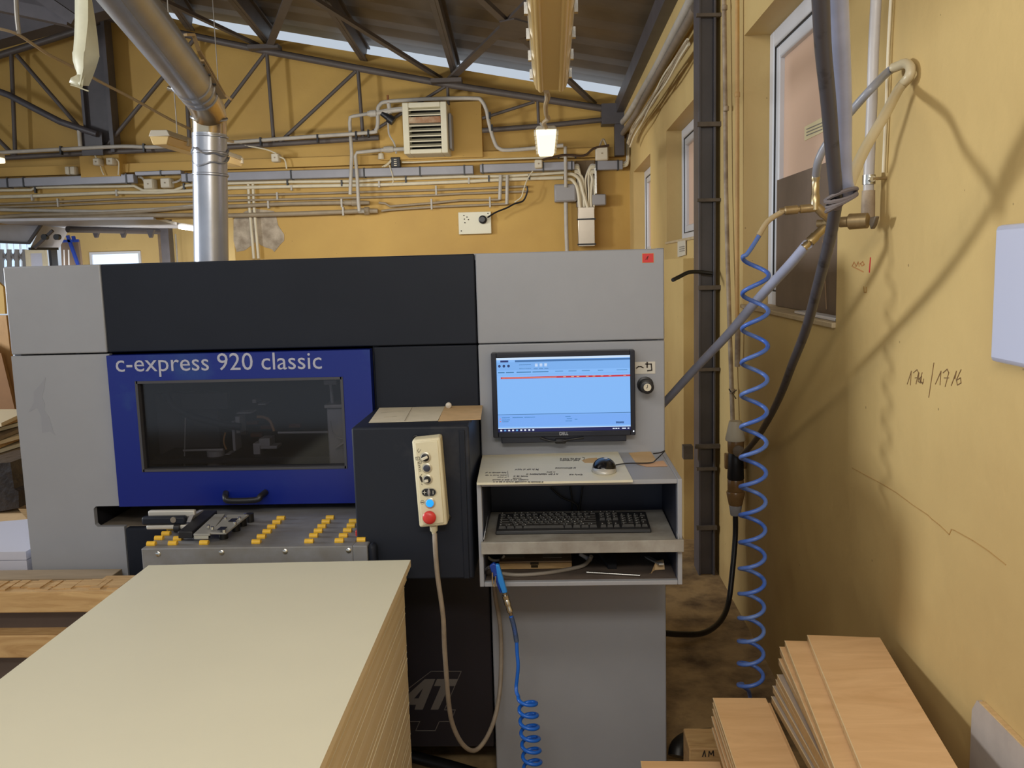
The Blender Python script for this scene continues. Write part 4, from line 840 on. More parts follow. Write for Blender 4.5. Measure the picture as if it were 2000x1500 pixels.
flat([(1228, 885), (1270, 881), (1282, 899), (1270, 906), (1241, 903)], cz, 'card_scrap', 'larger torn brown card scrap under the mouse cord at the console corner', 'card', KRAFT)
flat([(1242, 906), (1296, 900), (1304, 911), (1262, 911.5)], cz+.001, 'card_scrap', 'smaller pinkish brown card scrap at the front of the console corner', 'card', mat('pinkish_card', (214, 172, 136), .8))
# keyboard
kz = tz
ka = at(967, 1046, z=kz); kbx = at(1273, 1041, z=kz); Wk = kbx.x-ka.x; ky0 = ka.y+.004; Dk = .146
kbd = thing('keyboard', (ka.x+Wk/2, ky0+Dk/2, kz), 'dusty black keyboard on the pulled-out tray of the console', 'keyboard')
KM = mat('dusty_black_keys', (50, 48, 46), .5, var=.3, scale=60); 
B().hexa([(ka.x, ky0, kz), (ka.x+Wk, ky0, kz), (ka.x+Wk, ky0+Dk, kz), (ka.x, ky0+Dk, kz), (ka.x+.002, ky0+.002, kz+.012), (ka.x+Wk-.002, ky0+.002, kz+.012), (ka.x+Wk-.002, ky0+Dk-.002, kz+.022), (ka.x+.002, ky0+Dk-.002, kz+.022)]).build('keyboard_body', mat('keyboard_shell', (38, 38, 40), .45), kbd, bevel=.003)
KS = {}
U = (Wk-.016)/22.6
def key(ux, row, wu, hu=1):
    x = ka.x+.008+ux*U; y = ky0+.014+(0 if row == 0 else row)*.0186+(.005 if row == 5 else 0); z = kz+.0125+.01*(y-ky0)/Dk
    w_ = wu*U-.0025; h_ = hu*.0186-.0025
    cpos = V((x+wu*U/2, y+hu*.0186/2, z))
    k_ = (round(wu, 2), hu)
    if k_ in KS:
        o = KS[k_][0].copy(); COL.objects.link(o); o.parent = kbd; o.location = KS[k_][0].location+(cpos-KS[k_][1]); WL[o] = cpos
    else:
        g = B(); i = .002
        g.hexa([cpos+V((-w_/2, -h_/2, 0)), cpos+V((w_/2, -h_/2, 0)), cpos+V((w_/2, h_/2, 0)), cpos+V((-w_/2, h_/2, 0)), cpos+V((-w_/2+i, -h_/2+i*.7, .008)), cpos+V((w_/2-i, -h_/2+i*.7, .008)), cpos+V((w_/2-i, h_/2-i, .0085)), cpos+V((-w_/2+i, h_/2-i, .0085))])
        g.box(cpos.x-w_/2+.004, cpos.x-w_/2+.0075, cpos.y+.0015, cpos.y+.004, cpos.z+.0078, cpos.z+.0088, mi=1)
        o = g.build('key', [KM, mat('key_print', (190, 190, 186), .6)], kbd, smooth=0); KS[k_] = (o, cpos.copy())
    return o
rows = {5: [0]+[2+i for i in range(4)]+[6.5+i for i in range(4)]+[11+i for i in range(4)]}
for u in rows[5]: key(u, 5, 1)
for r, (first, n_, last) in {4: (1, 13, 2), 3: (1.5, 12, 1.5), 2: (1.75, 11, 2.25), 1: (2.25, 10, 2.75)}.items():
    key(0, r, first)
    for i in range(n_ - (1 if r == 4 else 0)): key(first+i, r, 1)
    key(15-last, r, last)
for u, w_ in ((0, 1.25), (1.25, 1.25), (2.5, 1.25), (3.75, 6.25), (10, 1.25), (11.25, 1.25), (12.5, 1.25), (13.75, 1.25)): key(u, 0, w_)
for r in (5, 4, 3):
    for i in range(3): key(15.4+i, r, 1)
for i in range(3): key(15.4+i, 0, 1)
key(16.4, 1, 1)
for r in (4, 3, 2, 1, 0):
    for i in range(4):
        if r in (3, 1) and i == 3: continue
        if r == 0 and i in (1,): continue
        if i == 3 and r in (2, 0): key(18.6+i, r, 1, 2); continue
        key(18.6+i, r, 2 if (r == 0 and i == 0) else 1)
# lower compartment
lz = kz0+t+.0008
a = at(975, 1112, z=lz+.001); b = at(1117, 1112, z=lz+.001)
yw = a.y
wbx = thing('wooden_case', ((a.x+b.x)/2, yw+.05, lz), 'small flat wooden case with a black clasp in the lower console shelf', 'case')
hz = at(1046, 1096, y=yw).z
g = B(); g.box(a.x, b.x, yw, yw+.11, lz+.001, hz-.006); g.build('case_body', wood_mat('pale_case_wood', (206, 172, 122), (176, 140, 92), (4, 30, 30)), wbx, bevel=.001)
B().box(a.x, b.x, yw, yw+.11, hz-.005, hz).build('case_lid', wood_mat('case_lid_wood', (150, 126, 98), (128, 104, 80), (4, 30, 30)), wbx, bevel=.001)
for u in (.2, .72): B().box(a.x+(b.x-a.x)*u-.025, a.x+(b.x-a.x)*u+.03, yw+.03, yw+.08, hz, hz+.0006).build('case_label', mat('faded_label', (150, 138, 120), .7), wbx)
c = at(1044, 1103, y=yw-.001); B().box(c.x-.012, c.x+.012, yw-.003, yw, c.z+.001, c.z+.008).build('clasp', mat('dark_brass', (70, 58, 40), .4, .6), wbx); B().box(c.x-.01, c.x+.01, yw-.003, yw, c.z-.008, c.z-.001).build('clasp', mat('dark_brass', (70, 58, 40), .4, .6), wbx)
def lz_(x, y, dz=.006): return at(x, y, z=lz+dz)
o = B().tube([lz_(978, 1120), lz_(1010, 1123), lz_(1060, 1120), lz_(1110, 1112), lz_(1140, 1104, .01), lz_(1152, 1092, .02), lz_(1155, 1086, .03)], .0058, n=10, sm=5).build('cable', mat('grey_brown_cable', (134, 126, 116), .5)); tag(o, 'thick grey cable curling in front of the wooden case on the lower console shelf', 'cable')
o = B(); o.lathe(at(1132, 1082, z=lz+.03), at(1152, 1093, z=lz+.012)-at(1132, 1082, z=lz+.03), [(0, .005), (.02, .006), (.028, .0075), (.035, .0045), (.04, .0045)]); o = o.build('cable_plug', PLASG); tag(o, 'grey round cable plug lying right of the wooden case', 'plug')
o = B().tube([at(950, 1086, z=lz+.03), at(962, 1094, z=lz+.02), at(978, 1093, z=lz+.02), at(985, 1085, z=lz+.03)], .004, sm=5).build('cable', PIPE); tag(o, 'beige cable looped at the left end of the lower console shelf', 'cable')
g = B(); p = lz_(1150, 1118, .0045); q_ = lz_(1250, 1124, .0045); g.cyl(p, q_, .0035, n=10); g.cyl(p+(p-q_).normalized()*.006, p, .0045, n=10); o = g.build('steel_pin', CHROME); tag(o, 'thin metal pin lying on the lower console shelf right of the cable', 'pin')
p = lz_(1188, 1111, .001); g = B(); g.prism([p, p+V((.024, 0, 0)), p+V((.03, .08, .03)), p+V((-.05, .1, .03)), p+V((-.03, .06, .03))], (0, 0, .012)); o = g.build('black_pouch', mat('black_cloth', (16, 16, 22), .9)); tag(o, 'limp black pouch in the middle of the lower console shelf', 'pouch')
rr = []
for j in range(5):
    tt = j/4; rr.append([lz_(1268+6*tt, 1121-2*tt, .001+.0)+V((0, 0, .0)), lz_(1280+2*tt, 1116-8*tt, .002)+V((0, .01, .018*math.sin(tt*2.4))), lz_(1300-tt*4, 1117-10*tt, .002)+V((0, .02, .02*math.sin(tt*2.4)))])
o = B().sheet(rr, (0, 0, .0006)).build('curled_card', KRAFT); tag(o, 'curled piece of card at the right end of the lower console shelf', 'card')
g = B(); g.bar(at(1262, 1087, y=2.6), at(1292, 1102, y=2.45), .014, .004); o = g.build('metal_strip', CG); tag(o, 'perforated metal strip slanting across the right end of the lower shelf', 'strip')
# papers on the housing
zz = zc+.0005
pp = thing('paper_sheet', at(800, 810, z=zz), 'creased off-white paper sheet lying on top of the dark control housing', 'paper')
def lim(p): return V((p.x, min(p.y, YM-.001), p.z))
B().prism([lim(at(x, y, z=zz)) for x, y in ((720, 826), (855, 822), (869, 794), (742, 796))], (0, 0, .0008)).build('sheet', PAPER, pp, smooth=0)
for pts in ([(790, 822), (799, 806), (805, 796)], [(745, 806), (790, 803)], [(750, 815), (775, 813)]):
    g = B(); P = [at(x, y, z=zz+.0012) for x, y in pts]
    for a, b in zip(P, P[1:]): g.bar(a, b, .0012, .0006)
    g.build('crease', mat('pencil_grey', (150, 142, 128), .8), pp)
o = B().prism([lim(at(x, y, z=zz)) for x, y in ((856, 823), (939, 819.5), (944, 790), (870, 793))], (0, 0, .002)).build('card_piece', KRAFT, smooth=0); tag(o, 'brown card piece on the housing top, overhanging its right edge', 'card')
c = at(876, 797, z=zz+.003); g = B(); g.lathe(c+V((0, .012, .008)), (0, -1, 0), [(0, .006), (.003, .009), (.012, .009), (.014, .006), (.016, .003)], n=16); o = g.build('clear_cap', mat('milky_plastic', (206, 200, 190), .25)); tag(o, 'small milky plastic cap on the paper and card joint', 'cap')
# ---- pendant control
py_ = 2.345
pe = thing('control_pendant', at(845, 1030, y=py_), 'cream push-button pendant control hooked on the dark housing front', 'pendant')
co = [at(x, y, y=py_) for x, y in ((819, 1031), (874, 1026), (859, 854), (804, 860))]
B().prism(co, (0, .055, 0)).build('pendant_case', CREAM, pe, bevel=.006)
ci = [at(x, y, y=py_-.003) for x, y in ((824, 1027), (868, 1022), (855, 859), (809, 864))]
B().prism(ci, (0, .006, 0)).build('cover_rim', CREAM, pe, bevel=.003)
for x, y in ((812, 857), (858, 854), (874, 1010)): c = at(x, y, y=hy-.006); B().tube([c+V((.008*math.cos(a_), 0, .008*math.sin(a_))) for a_ in [i*math.pi/5 for i in range(11)]], .0022, n=8).build('hook_magnet', BLACK, pe)
yf = py_-.003
def pc(x, y, d=0): return at(x, y, y=yf-d)
RING = mat('pale_ring', (196, 190, 172), .3, .4)
def button(x, y, r, m, name, h=.006, lab=None):
    c = pc(x, y); rg = B().lathe(c, (0, -1, 0), [(0, r+.004), (.003, r+.004), (.0045, r+.001)], n=24).build('button_ring', RING, pe)
    o = B().lathe(c+V((0, -.003, 0)), (0, -1, 0), [(0, r), (h*.7, r), (h, r*.85)], n=24).build(name, m, pe); tag(o, lab) if lab else None; return c
c = button(831, 893, .0105, BLACK, 'selector_switch', .004); B().bar(c+V((-.009, -.009, -.004)), c+V((.007, -.009, .003)), .007, .008, up=(0, 1, 0)).build('selector_grip', mat('ivory', (226, 220, 200), .4), pe, bevel=.001)
button(834, 914, .0095, mat('slate_button', (58, 62, 78), .35), 'start_button', .003, 'dark round start button')
c = button(835, 936, .0095, BLACK, 'selector_switch', .004); B().bar(c+V((-.007, -.009, -.003)), c+V((.003, -.009, -.002)), .007, .008, up=(0, 1, 0)).build('selector_grip', mat('ivory', (226, 220, 200), .4), pe, bevel=.001)
c = pc(838, 961); g = B()
for sx_ in (-1, 1):
    n_ = 12; ring = [c+V((sx_*(.008+.0105*math.cos(a_)), 0, .0095*math.sin(a_))) for a_ in [-math.pi/2+math.pi*i/n_ for i in range(n_+1)]]+[c+V((sx_*.002, 0, .0095)), c+V((sx_*.0045, 0, 0)), c+V((sx_*.002, 0, -.0095))]
    B().prism(ring, (0, -.005, 0)).build('rocker_half', BLACK, pe)
g = B(); n_ = 20; g.prism([c+V((.021*max(-1, min(1, 1.0*math.cos(a_))), -.0005, .0125*math.sin(a_))) for a_ in [2*math.pi*i/n_ for i in range(n_)]], (0, -.002, 0)); g.build('rocker_bezel', RING, pe)
B().ball(c+V((.0, -.004, 0)), .0042, .003, .0095, n=14, m=8).build('rocker_lens', PLASG, pe)
WI = mat('symbol_white', (225, 222, 210), .5)
g = B(); k = c+V((-.0115, -.0056, 0)); g.bar(k-V((.005, 0, 0)), k+V((.005, 0, 0)), .0014, .0008, up=(0, 1, 0)); g.bar(k-V((0, 0, .005)), k+V((0, 0, .005)), .0014, .0008, up=(0, 1, 0)); g.build('plus_symbol', WI, pe)
g = B(); k = c+V((.0115, -.0056, 0)); g.bar(k-V((0, 0, .005)), k+V((0, 0, .005)), .0014, .0008, up=(0, 1, 0)); g.build('minus_symbol', WI, pe)
button(840, 982, .0105, mat('lit_blue_button', (30, 150, 240), .3, emit=(20, 150, 250), es=.8), 'blue_button', .005, 'glowing blue push button')
c = pc(840, 1008); o = B().lathe(c, (0, -1, 0), [(0, .012), (.008, .012), (.010, .0175), (.016, .018), (.021, .014), (.023, .006)], n=28).build('emergency_stop', REDM, pe); tag(o, 'red mushroom stop button')

o = text('START', pc(823, 921, .0002), .0085, INK, pe, 'start_lettering', depth=.0006, roll=math.radians(97))
strokes([(812, 893), (819, 892.5), (820, 898), (813, 898.5)], yf-.0002, INK, 'box_symbol', pe, .0009, closed=True); strokes([(816, 894), (816, 897)], yf-.0002, INK, 'box_symbol', pe, .001)
strokes([(816, 903), (823, 899), (823, 905)], yf-.0002, INK, 'triangle_symbol', pe, .0008, closed=True)
strokes([(818, 876), (815, 880), (818, 884), (822, 878)], yf-.0002, INK, 'hand_symbol', pe, .0008)
pxpoly([(820, 929), (824, 932), (826, 940), (824, 943), (821, 938), (819, 932)], yf-.0006, INK, 'leaf_symbol', pe, .0006)
strokes([(822, 929), (824, 926)], yf-.0002, INK, 'leaf_symbol', pe, .001); strokes([(823, 945), (825, 947)], yf-.0002, INK, 'leaf_symbol', pe, .001)
strokes([(822.5, 981), (827, 981)], yf-.0002, INK, 'power_symbol', pe, .0016); cc = pc(825, 981, .0002); B().tube([cc+V((.0052*math.cos(a_), 0, .0052*math.sin(a_))) for a_ in [i*math.pi/8 for i in range(17)]], .0004, n=6).build('power_symbol', INK, pe)
p0 = at(847, 1029, y=py_+.025); B().lathe(p0+V((0, 0, .004)), (0.02, 0, -1), [(0, .011), (.014, .0105), (.018, .007), (.024, .006)], n=16).build('cable_gland', CREAM, pe)
cb = [(849, 1042, 2.37), (850, 1065, 2.36), (854, 1120, 2.36), (865, 1200, 2.36), (868, 1260, 2.37), (872, 1320, 2.38), (876, 1370, 2.40), (884, 1415, 2.43), (903, 1453, 2.46), (926, 1466, 2.5), (948, 1445, 2.54), (967, 1400, 2.6), (977, 1340, 2.66), (979, 1270, 2.69), (976, 1215, 2.70), (968, 1170, 2.70), (965, 1140, 2.70)]
P = [at(x, y, y=Y) for x, y, Y in cb]; B().tube(P, lambda t: .0068, n=12, sm=5).build('pendant_cable', mat('dusty_grey_cable', (150, 138, 124), .5, var=.12, scale=30), pe)
# ---- blow gun and its coil
by_ = 2.355
bgun = thing('blow_gun', at(975, 1150, y=by_), 'bright blue air blow gun hooked on the lower console edge', 'blow gun')
BG = mat('gun_blue', (44, 136, 226), .3); BGD = mat('gun_deep_blue', (24, 60, 150), .35)
def gp(x, y, dy=0): return at(x, y, y=by_+dy)
B().prism([gp(968, 1103), gp(975, 1104), gp(991, 1158), gp(981, 1160), gp(972, 1135)], (0, .016, 0)).build('gun_grip', BG, bgun, bevel=.003)
B().prism([gp(956, 1106, .004), gp(964, 1100, .004), gp(970, 1104, .004), gp(974, 1135, .004), gp(980, 1160, .004), gp(976, 1158, .004), gp(966, 1130, .004), gp(960, 1118, .004)], (0, .014, 0)).build('gun_body', BGD, bgun, bevel=.003)
B().tube([gp(956, 1108, .01), gp(951, 1111, .03), gp(946, 1118, .05)], .005, sm=4).build('nozzle', BLACK, bgun)
B().tube([gp(962, 1118, -.001), gp(962, 1138, -.004), gp(966, 1145, -.004), gp(968, 1125, -.002)], .002, sm=4, n=8).build('hanging_loop', CHROME, bgun)
B().lathe(gp(985, 1158, .008), gp(1000, 1206, .008)-gp(985, 1158, .008), [(0, .005), (.006, .005), (.007, .0095), (.018, .0095), (.019, .007), (.022, .009), (.034, .0095), (.035, .0075), (.044, .0075), (.046, .0085), (.056, .0085), (.058, .006), (.066, .005)], n=14).build('quick_coupling', CHROME, bgun)
sp_ = [gp(998, 1203, .008), gp(1003, 1220, .008), gp(1007, 1240, .006), gp(1009, 1253, .006)]
hoseP = sp_+[gp(1010, 1275, .004), gp(1012, 1300, 0), gp(1010, 1325, 0), gp(1008, 1340, 0)]
ch = thing('coil_hose', gp(1030, 1490), 'bright blue coiled air hose hanging from the blow gun before the grey pedestal', 'hose')
cen = at(1030, 1380, y=2.33); R_ = .0245; pitch = .0345
pts = catmull(hoseP, 5)
hel = []; tot = 9; a0 = math.radians(170)
for i in range(int(tot*22)):
    t_ = i/22; a_ = a0+2*math.pi*t_
    hel.append(V((cen.x+.004*t_*.4+R_*math.cos(a_), cen.y+R_*math.sin(a_), at(1030, 1362, y=2.33).z-pitch*t_)))
pts = pts[:-1]+catmull([pts[-1], (pts[-1]+hel[0])/2+V((-.002, 0, -.002)), hel[0]], 4)[1:-1]+hel
B().tube(pts, .0052, n=10).build('coil', COILL, ch)
P = catmull(sp_, 10); g = B()
for i in range(1, len(P)-1): g.lathe(P[i], P[i+1]-P[i], [(0, .0068), (.0018, .0068)], n=12)
g.build('spring_guard', mat('spring_blue_steel', (110, 140, 200), .3, .8), ch)
# ================================================================== SILVER DUCT
dr = .067
du = thing('extraction_duct', (-1.37, 3.6, 1.73), 'shiny galvanised extraction duct rising from the machine and bending towards the viewer', 'duct')
c0 = at(412, 512, y=3.6); c1 = at(409, 262, y=3.6); c0.z = 1.70
B().tube([c0, c0.lerp(c1, .5), c1], dr, n=40).build('vertical_pipe', GALV, du)
c2 = at(408, 225, y=3.58); c3 = at(388, 178, y=3.34); c4 = at(150, -135, y=2.02)
B().tube([c1+V((0, 0, -.01)), c1, c2, at(402, 205, y=3.5), c3], dr*.985, n=40, sm=6).build('elbow', mat('warm_galvanised', (206, 188, 158), .22, 1.0, var=.08, scale=4), du)
B().tube([c3, c4], dr*1.0, n=40).build('rising_pipe', GALV, du)
def ring(p, d, r, th, name, m=GALV): B().lathe(p-d*th, d, [(0, r), (th*.5, r+.004), (th*1.5, r+.004), (th*2, r)], n=40).build(name, m, du)
dv = (c1-c0).normalized(); dd = (c4-c3).normalized()
for yy in (342, 300): ring(at(411, yy, y=3.6), dv, dr, .006, 'seam_ring')
for t_ in (0.0, .05, .105): ring(c3.lerp(c4, t_), dd, dr, .007, 'seam_ring')
ring(c2+V((0, .0, -.01)), (c2-c1).normalized(), dr, .005, 'seam_ring')
c = at(411, 300, y=3.6); g = B(); pts = []
B().tube([c+V((dr*1.03*math.cos(a_), dr*1.03*math.sin(a_), .012*math.sin(2*a_)+.006*math.sin(5*a_))) for a_ in [2*math.pi*i/30 for i in range(31)]], .005, n=6).build('foil_tape', GALV, du)
B().tube([c+V((dr*1.03*math.cos(a_), dr*1.03*math.sin(a_), -.028+.02*math.sin(a_)+.006*math.sin(4*a_))) for a_ in [2*math.pi*i/30 for i in range(31)]], .004, n=6).build('foil_tape', GALV, du)
ring(at(411, 268, y=3.6), dv, dr*1.0, .004, 'seam_ring')
perp = dd.cross(V((0, -1, 0))).normalized()
toc = (V((0, 0, H))-c3).normalized()
sd = (toc-dd*toc.dot(dd)).normalized(); rt = dd.cross(sd)
if rt.x < 0: rt = -rt
s_ = (sd*.96+rt*-.28).normalized()*dr*1.005
B().bar(c3+s_, c4+s_, .007, .005, up=s_.normalized()).build('lock_seam', GALV, du)
# perforated strap on the right flank, screw clamp on the left
e1 = at(352, 62, y=3.02); e2 = at(388, 110, y=3.1); e3 = at(420, 150, y=3.2); e4 = at(440, 190, y=3.38); e5 = at(452, 196, y=3.40)
g = B(); MT = mat('beige_strap', (190, 164, 124), .5, .4)
for a, b in ((at(362, 68, y=3.0), at(378, 68, y=3.05)), (at(378, 68, y=3.05), at(388, 98, y=3.1)), (at(388, 98, y=3.1), at(440, 190, y=3.4)), (at(436, 184, y=3.38), at(453, 195, y=3.38))): g.bar(a, b, .012, .008)
g.build('perforated_strap', MT, du)
g = B(); a = at(392, 118, y=3.1); b = at(436, 192, y=3.38); g.bar(a, b, .022, .006); g.build('perforated_strap', MT, du)
for t_ in (.1, .35, .6): p = a.lerp(b, t_); B().bar(p-dd*.012, p+dd*.012, .010, .009).build('strap_hole', BLACK, du)
c = at(338, 175, y=3.3); B().cyl(c, c+V((-.018, 0, .006)), .008, n=10).build('clamp_screw', CHROME, du)

# ================================================================== HANGING LAMPS
DIFF = bpy.data.materials.new('yellowed_diffuser'); DIFF.use_nodes = True; nt = DIFF.node_tree; b = nt.nodes['Principled BSDF']; b.inputs['Base Color'].default_value = rgb(252, 218, 150); b.inputs['Roughness'].default_value = .25
b.inputs['Transmission Weight'].default_value = .15; b.inputs['Subsurface Weight'].default_value = 0
LIT = mat('lit_diffuser', (250, 244, 220), .4, emit=(255, 242, 205), es=1.5)
OPA = mat('milky_lamp_tray', (206, 196, 176), .45)
def lamp(p0, p1, w0, hh, label, lit, name='tube_lamp'):
    """twin-tube trough lamp from p0 (near end, underside centre) to p1 (far end)"""
    root = thing(name, p0, label, 'lamp'); d = (V(p1)-V(p0)); d.normalize(); r = d.cross(V((0, 0, 1))).normalized(); u = r.cross(d)
    a = V(p0); b = V(p1); w_ = w0/2
    def ringp(p, k, z): return [p-r*w_*k+u*z, p+r*w_*k+u*z]
    g = B(); A = ringp(a, .82, 0); A2 = ringp(a, 1.0, hh*.6); Bq = ringp(b, .82, 0); B2 = ringp(b, 1.0, hh*.6)
    g.hexa([A[0]+d*.01, A[1]+d*.01, Bq[1]-d*.01, Bq[0]-d*.01, A2[0], A2[1], B2[1], B2[0]]); g.build('diffuser', LIT if lit else DIFF, root, bevel=.008)
    for q in (a.lerp(b, .18), a.lerp(b, .82)): B().cyl(q+u*hh, V((q.x, q.y, roofz(q.x)-.004)), .004, n=6).build('suspension_wire', PIPE, root)
    g = B(); T1 = ringp(a, 1.06, hh*.6); T2 = ringp(b, 1.06, hh*.6); T3 = ringp(a, .8, hh); T4 = ringp(b, .8, hh)
    g.hexa([T1[0], T1[1], T2[1], T2[0], T3[0], T3[1], T4[1], T4[0]]); g.build('tray', OPA, root, bevel=.006)
    n_ = 6
    for i in range(n_):
        p = a.lerp(b, (i+.5)/n_)
        for sgn in (-1, 1): q = p+r*sgn*w_*1.07+u*hh*.55; B().bar(q-u*.022, q+u*.014, .012, .02, up=d).build('clip', CHROME if not lit else OPA, root)
    return root, d, r, u
e_far = at(1076, 178, y=3.9); zl = e_far.z; e_near = V((at(1075, 0, y=2.8).x+.003, 2.30, zl+.075))
rl1, d1, r1, u1 = lamp(e_near, e_far, .148, .075, 'yellowed unlit trough lamp hanging at the top centre of the view', False)
for sgn in (-.3, .3):
    q0 = e_near+r1*sgn*.14+u1*.002; q1 = e_far+r1*sgn*.14+u1*.002; B().tube([q0+d1*.02, q1-d1*.02], .012, n=10).build('diffuser_groove', DIFF, rl1)
p0 = at(1067, 264, y=5.4); p1 = at(1067, 306, y=6.9)
lamp(p0, p1, .125, .055, 'lit white trough lamp hanging by its cord behind the yellowed lamp', True)
o = B().tube([at(1067, 178, y=3.95), at(1070, 190, y=4.3), at(1066, 205, y=4.7), at(1067, 225, y=5.1), at(1071, 232, y=5.3), at(1062, 240, y=5.35), at(1066, 250, y=5.4)], .012, n=8, sm=5).build('lamp_cord', mat('cream_cord', (196, 172, 136), .6)); tag(o, 'cream twisted cord linking the yellowed lamp to the lit lamp', 'cord')
o = B().bar(at(1055, 240, y=5.4), at(1060, 248, y=5.4), .02, .01).build('cord_clip', PIPE); tag(o, 'small bent hanger clip on top of the lit lamp', 'clip')
p0 = at(311, 266, y=6.6); p1 = at(460, 314, y=8.6)
r2 = thing('tube_lamp', p0, 'grey clip-sided trough lamp hanging behind the silver duct', 'lamp')
for q in (p0.lerp(p1, .2), p0.lerp(p1, .8)): B().cyl(q+V((0, 0, .045)), V((q.x, q.y, roofz(q.x)-.004)), .004, n=6).build('suspension_wire', PIPE, r2)
d = (p1-p0).normalized(); g = B()
def seg(g, a, b, w_, z0, z1, k0=1, k1=1):
    r = d.cross(V((0, 0, 1))).normalized(); g.hexa([a-r*w_*k0+V((0, 0, z0)), a+r*w_*k0+V((0, 0, z0)), b+r*w_*k0+V((0, 0, z0)), b-r*w_*k0+V((0, 0, z0)), a-r*w_*k1+V((0, 0, z1)), a+r*w_*k1+V((0, 0, z1)), b+r*w_*k1+V((0, 0, z1)), b-r*w_*k1+V((0, 0, z1))])
seg(g, p0, p1, .07, -.06, .0, .75, 1); g.build('diffuser', DIFF, r2, bevel=.006)
g = B(); seg(g, p0, p1, .075, .0, .045, 1.05, .8); g.build('tray', OPA, r2, bevel=.005)
for t_ in (.2, .5, .97): p = p0.lerp(p1, t_); g = B(); seg(g, p, p+d*.04, .082, -.03, .02); g.build('clip', OPA, r2)
# lit lamp just cut by the left frame edge
p = at(-16, 308, y=8.5); r3 = thing('tube_lamp', p, 'glowing lamp end cut off by the left edge of the view', 'lamp'); B().cyl((p.x-.3, 8.51, p.z+.03), (p.x-.3, 8.51, roofz(p.x-.3)-.004), .006, n=8).build('suspension_wire', PIPE, r3); B().box(p.x-.5, p.x+.09, 8.45, 8.57, p.z-.05, p.z).build('diffuser', LIT, r3, bevel=.01); B().box(p.x-.52, p.x+.08, 8.44, 8.58, p.z, p.z+.04).build('tray', OPA, r3)
# suspended cable across the upper left and its dropper
o = B().tube([at(-20, 52, y=5.2), at(30, 65, y=5.3), at(70, 90, y=5.5), at(98, 108, y=5.7), at(145, 132, y=6.0), at(200, 162, y=6.3), at(260, 193, y=6.7), at(330, 232, y=7.2), at(372, 252, y=7.5), at(420, 270, y=8.2), at(455, 277, y=8.8)], lambda t: .0085+.004*t, n=8, sm=5).build('sagging_cable', mat('tan_cable', (190, 172, 142), .6)); tag(o, 'tan cable sagging across the upper left behind the plastic strip', 'cable')
o = B().tube([at(31, -10, y=5.3), at(33, 30, y=5.3), at(37, 66, y=5.3)], .012, n=6, sm=3).build('dropper_cord', PIPE); tag(o, 'grey dropper cord carrying the sagging cable near the top left', 'cord')
# plastic strip
SP = mat('dusty_plastic_film', (214, 210, 180), .45, var=.08, scale=14)
r0 = []
L_ = [(146, -8), (146, 40), (145, 70), (143, 98), (141, 103), (142, 118), (146, 132), (150, 142), (152, 150)]
Mc = [(172, -8), (172, 40), (169, 70), (166, 98), (164, 103), (163, 118), (163, 132), (160, 150), (156, 168)]
R_s = [(178, -8), (186, 40), (190, 70), (193, 98), (194, 110), (190, 124), (186, 136), (180, 152), (173, 168)]
ps = thing('plastic_strip', at(168, 0, y=3.0), 'torn translucent plastic film strip hanging at the upper left', 'plastic strip')
B().sheet([[at(*a, y=3.0), at(*a, y=3.0).lerp(at(*b, y=2.96), .5)+V((0, -.012, 0)), at(*b, y=2.96)] for a, b in zip(L_, Mc)], (0, .0015, 0)).build('film', SP, ps, smooth=70)
B().sheet([[at(*a, y=2.962), at(*a, y=2.96).lerp(at(*b, y=3.02), .5)+V((0, -.006, 0)), at(*b, y=3.02)] for a, b in zip(Mc, R_s)], (0, .0015, 0)).build('film', SP, ps, smooth=70)
g = B(); g.sheet([[at(x, y, y=2.97+.01*math.sin(x)) for x, y in row] for row in (((150, 146), (158, 144), (166, 147)), ((138, 152), (150, 152), (163, 155)), ((135, 161), (148, 160), (162, 166)), ((139, 164), (152, 168), (160, 173)))], (0, .002, 0)); g.build('knotted_tail', SP, ps, smooth=80)
B().tube([at(138, 166, y=2.96), at(150, 169, y=2.96), at(162, 174, y=2.96), at(173, 178, y=2.96)], .0025, sm=4, n=6).build('loose_thread', SP, ps)

# ================================================================== RIGHT WALL
cx0, cx1, cy0, cy1 = .764, .852, 4.70, 4.86
colr = thing('steel_column', (.80, 4.78, 0), 'tall dark H-section steel column standing against the right wall', 'column')
g = B(); g.box(cx0, cx0+.012, cy0, cy1, 0, 3.28); g.box(cx1-.012, cx1, cy0, cy1, 0, 3.28); g.box(cx0+.012, cx1-.012, cy0+.022, cy0+.034, 0, 3.28); g.build('column_section', DSTEEL, colr, bevel=.002)
PILF = mat('grimy_ledge', (96, 86, 76), .8, var=.3, scale=10)
for k, (xa_, ya_, xb_) in enumerate(((1360, 30, 1410), (1362, 243, 1412), (1362, 391, 1412), (1364, 562, 1412), (1362, 722, 1405), (1358, 872, 1405), (1360, 916, 1400), (1360, 1031, 1400))):
    a = at(xa_, ya_, y=4.69); b = at(xb_, ya_-1, y=4.69); B().bar(a, V((min(b.x, XW), 4.69, b.z)), .02, .022 if k % 2 else .016).build('cross_rod', PILF, colr)
o = B().tube([at(1314, 547, y=4.55), at(1328, 540, y=4.6), at(1345, 532, y=4.66), at(1365, 531, y=4.68), at(1391, 534, y=4.68)], .010, sm=4).build('cut_cable', RUB); tag(o, 'stub of black cable crossing the steel column at mid height', 'cable')
a = at(1335, 872, y=4.66); g = B(); g.box(a.x, a.x+.05, 4.66, 4.72, a.z-.07, a.z); g.build('side_plate', PILF, colr)
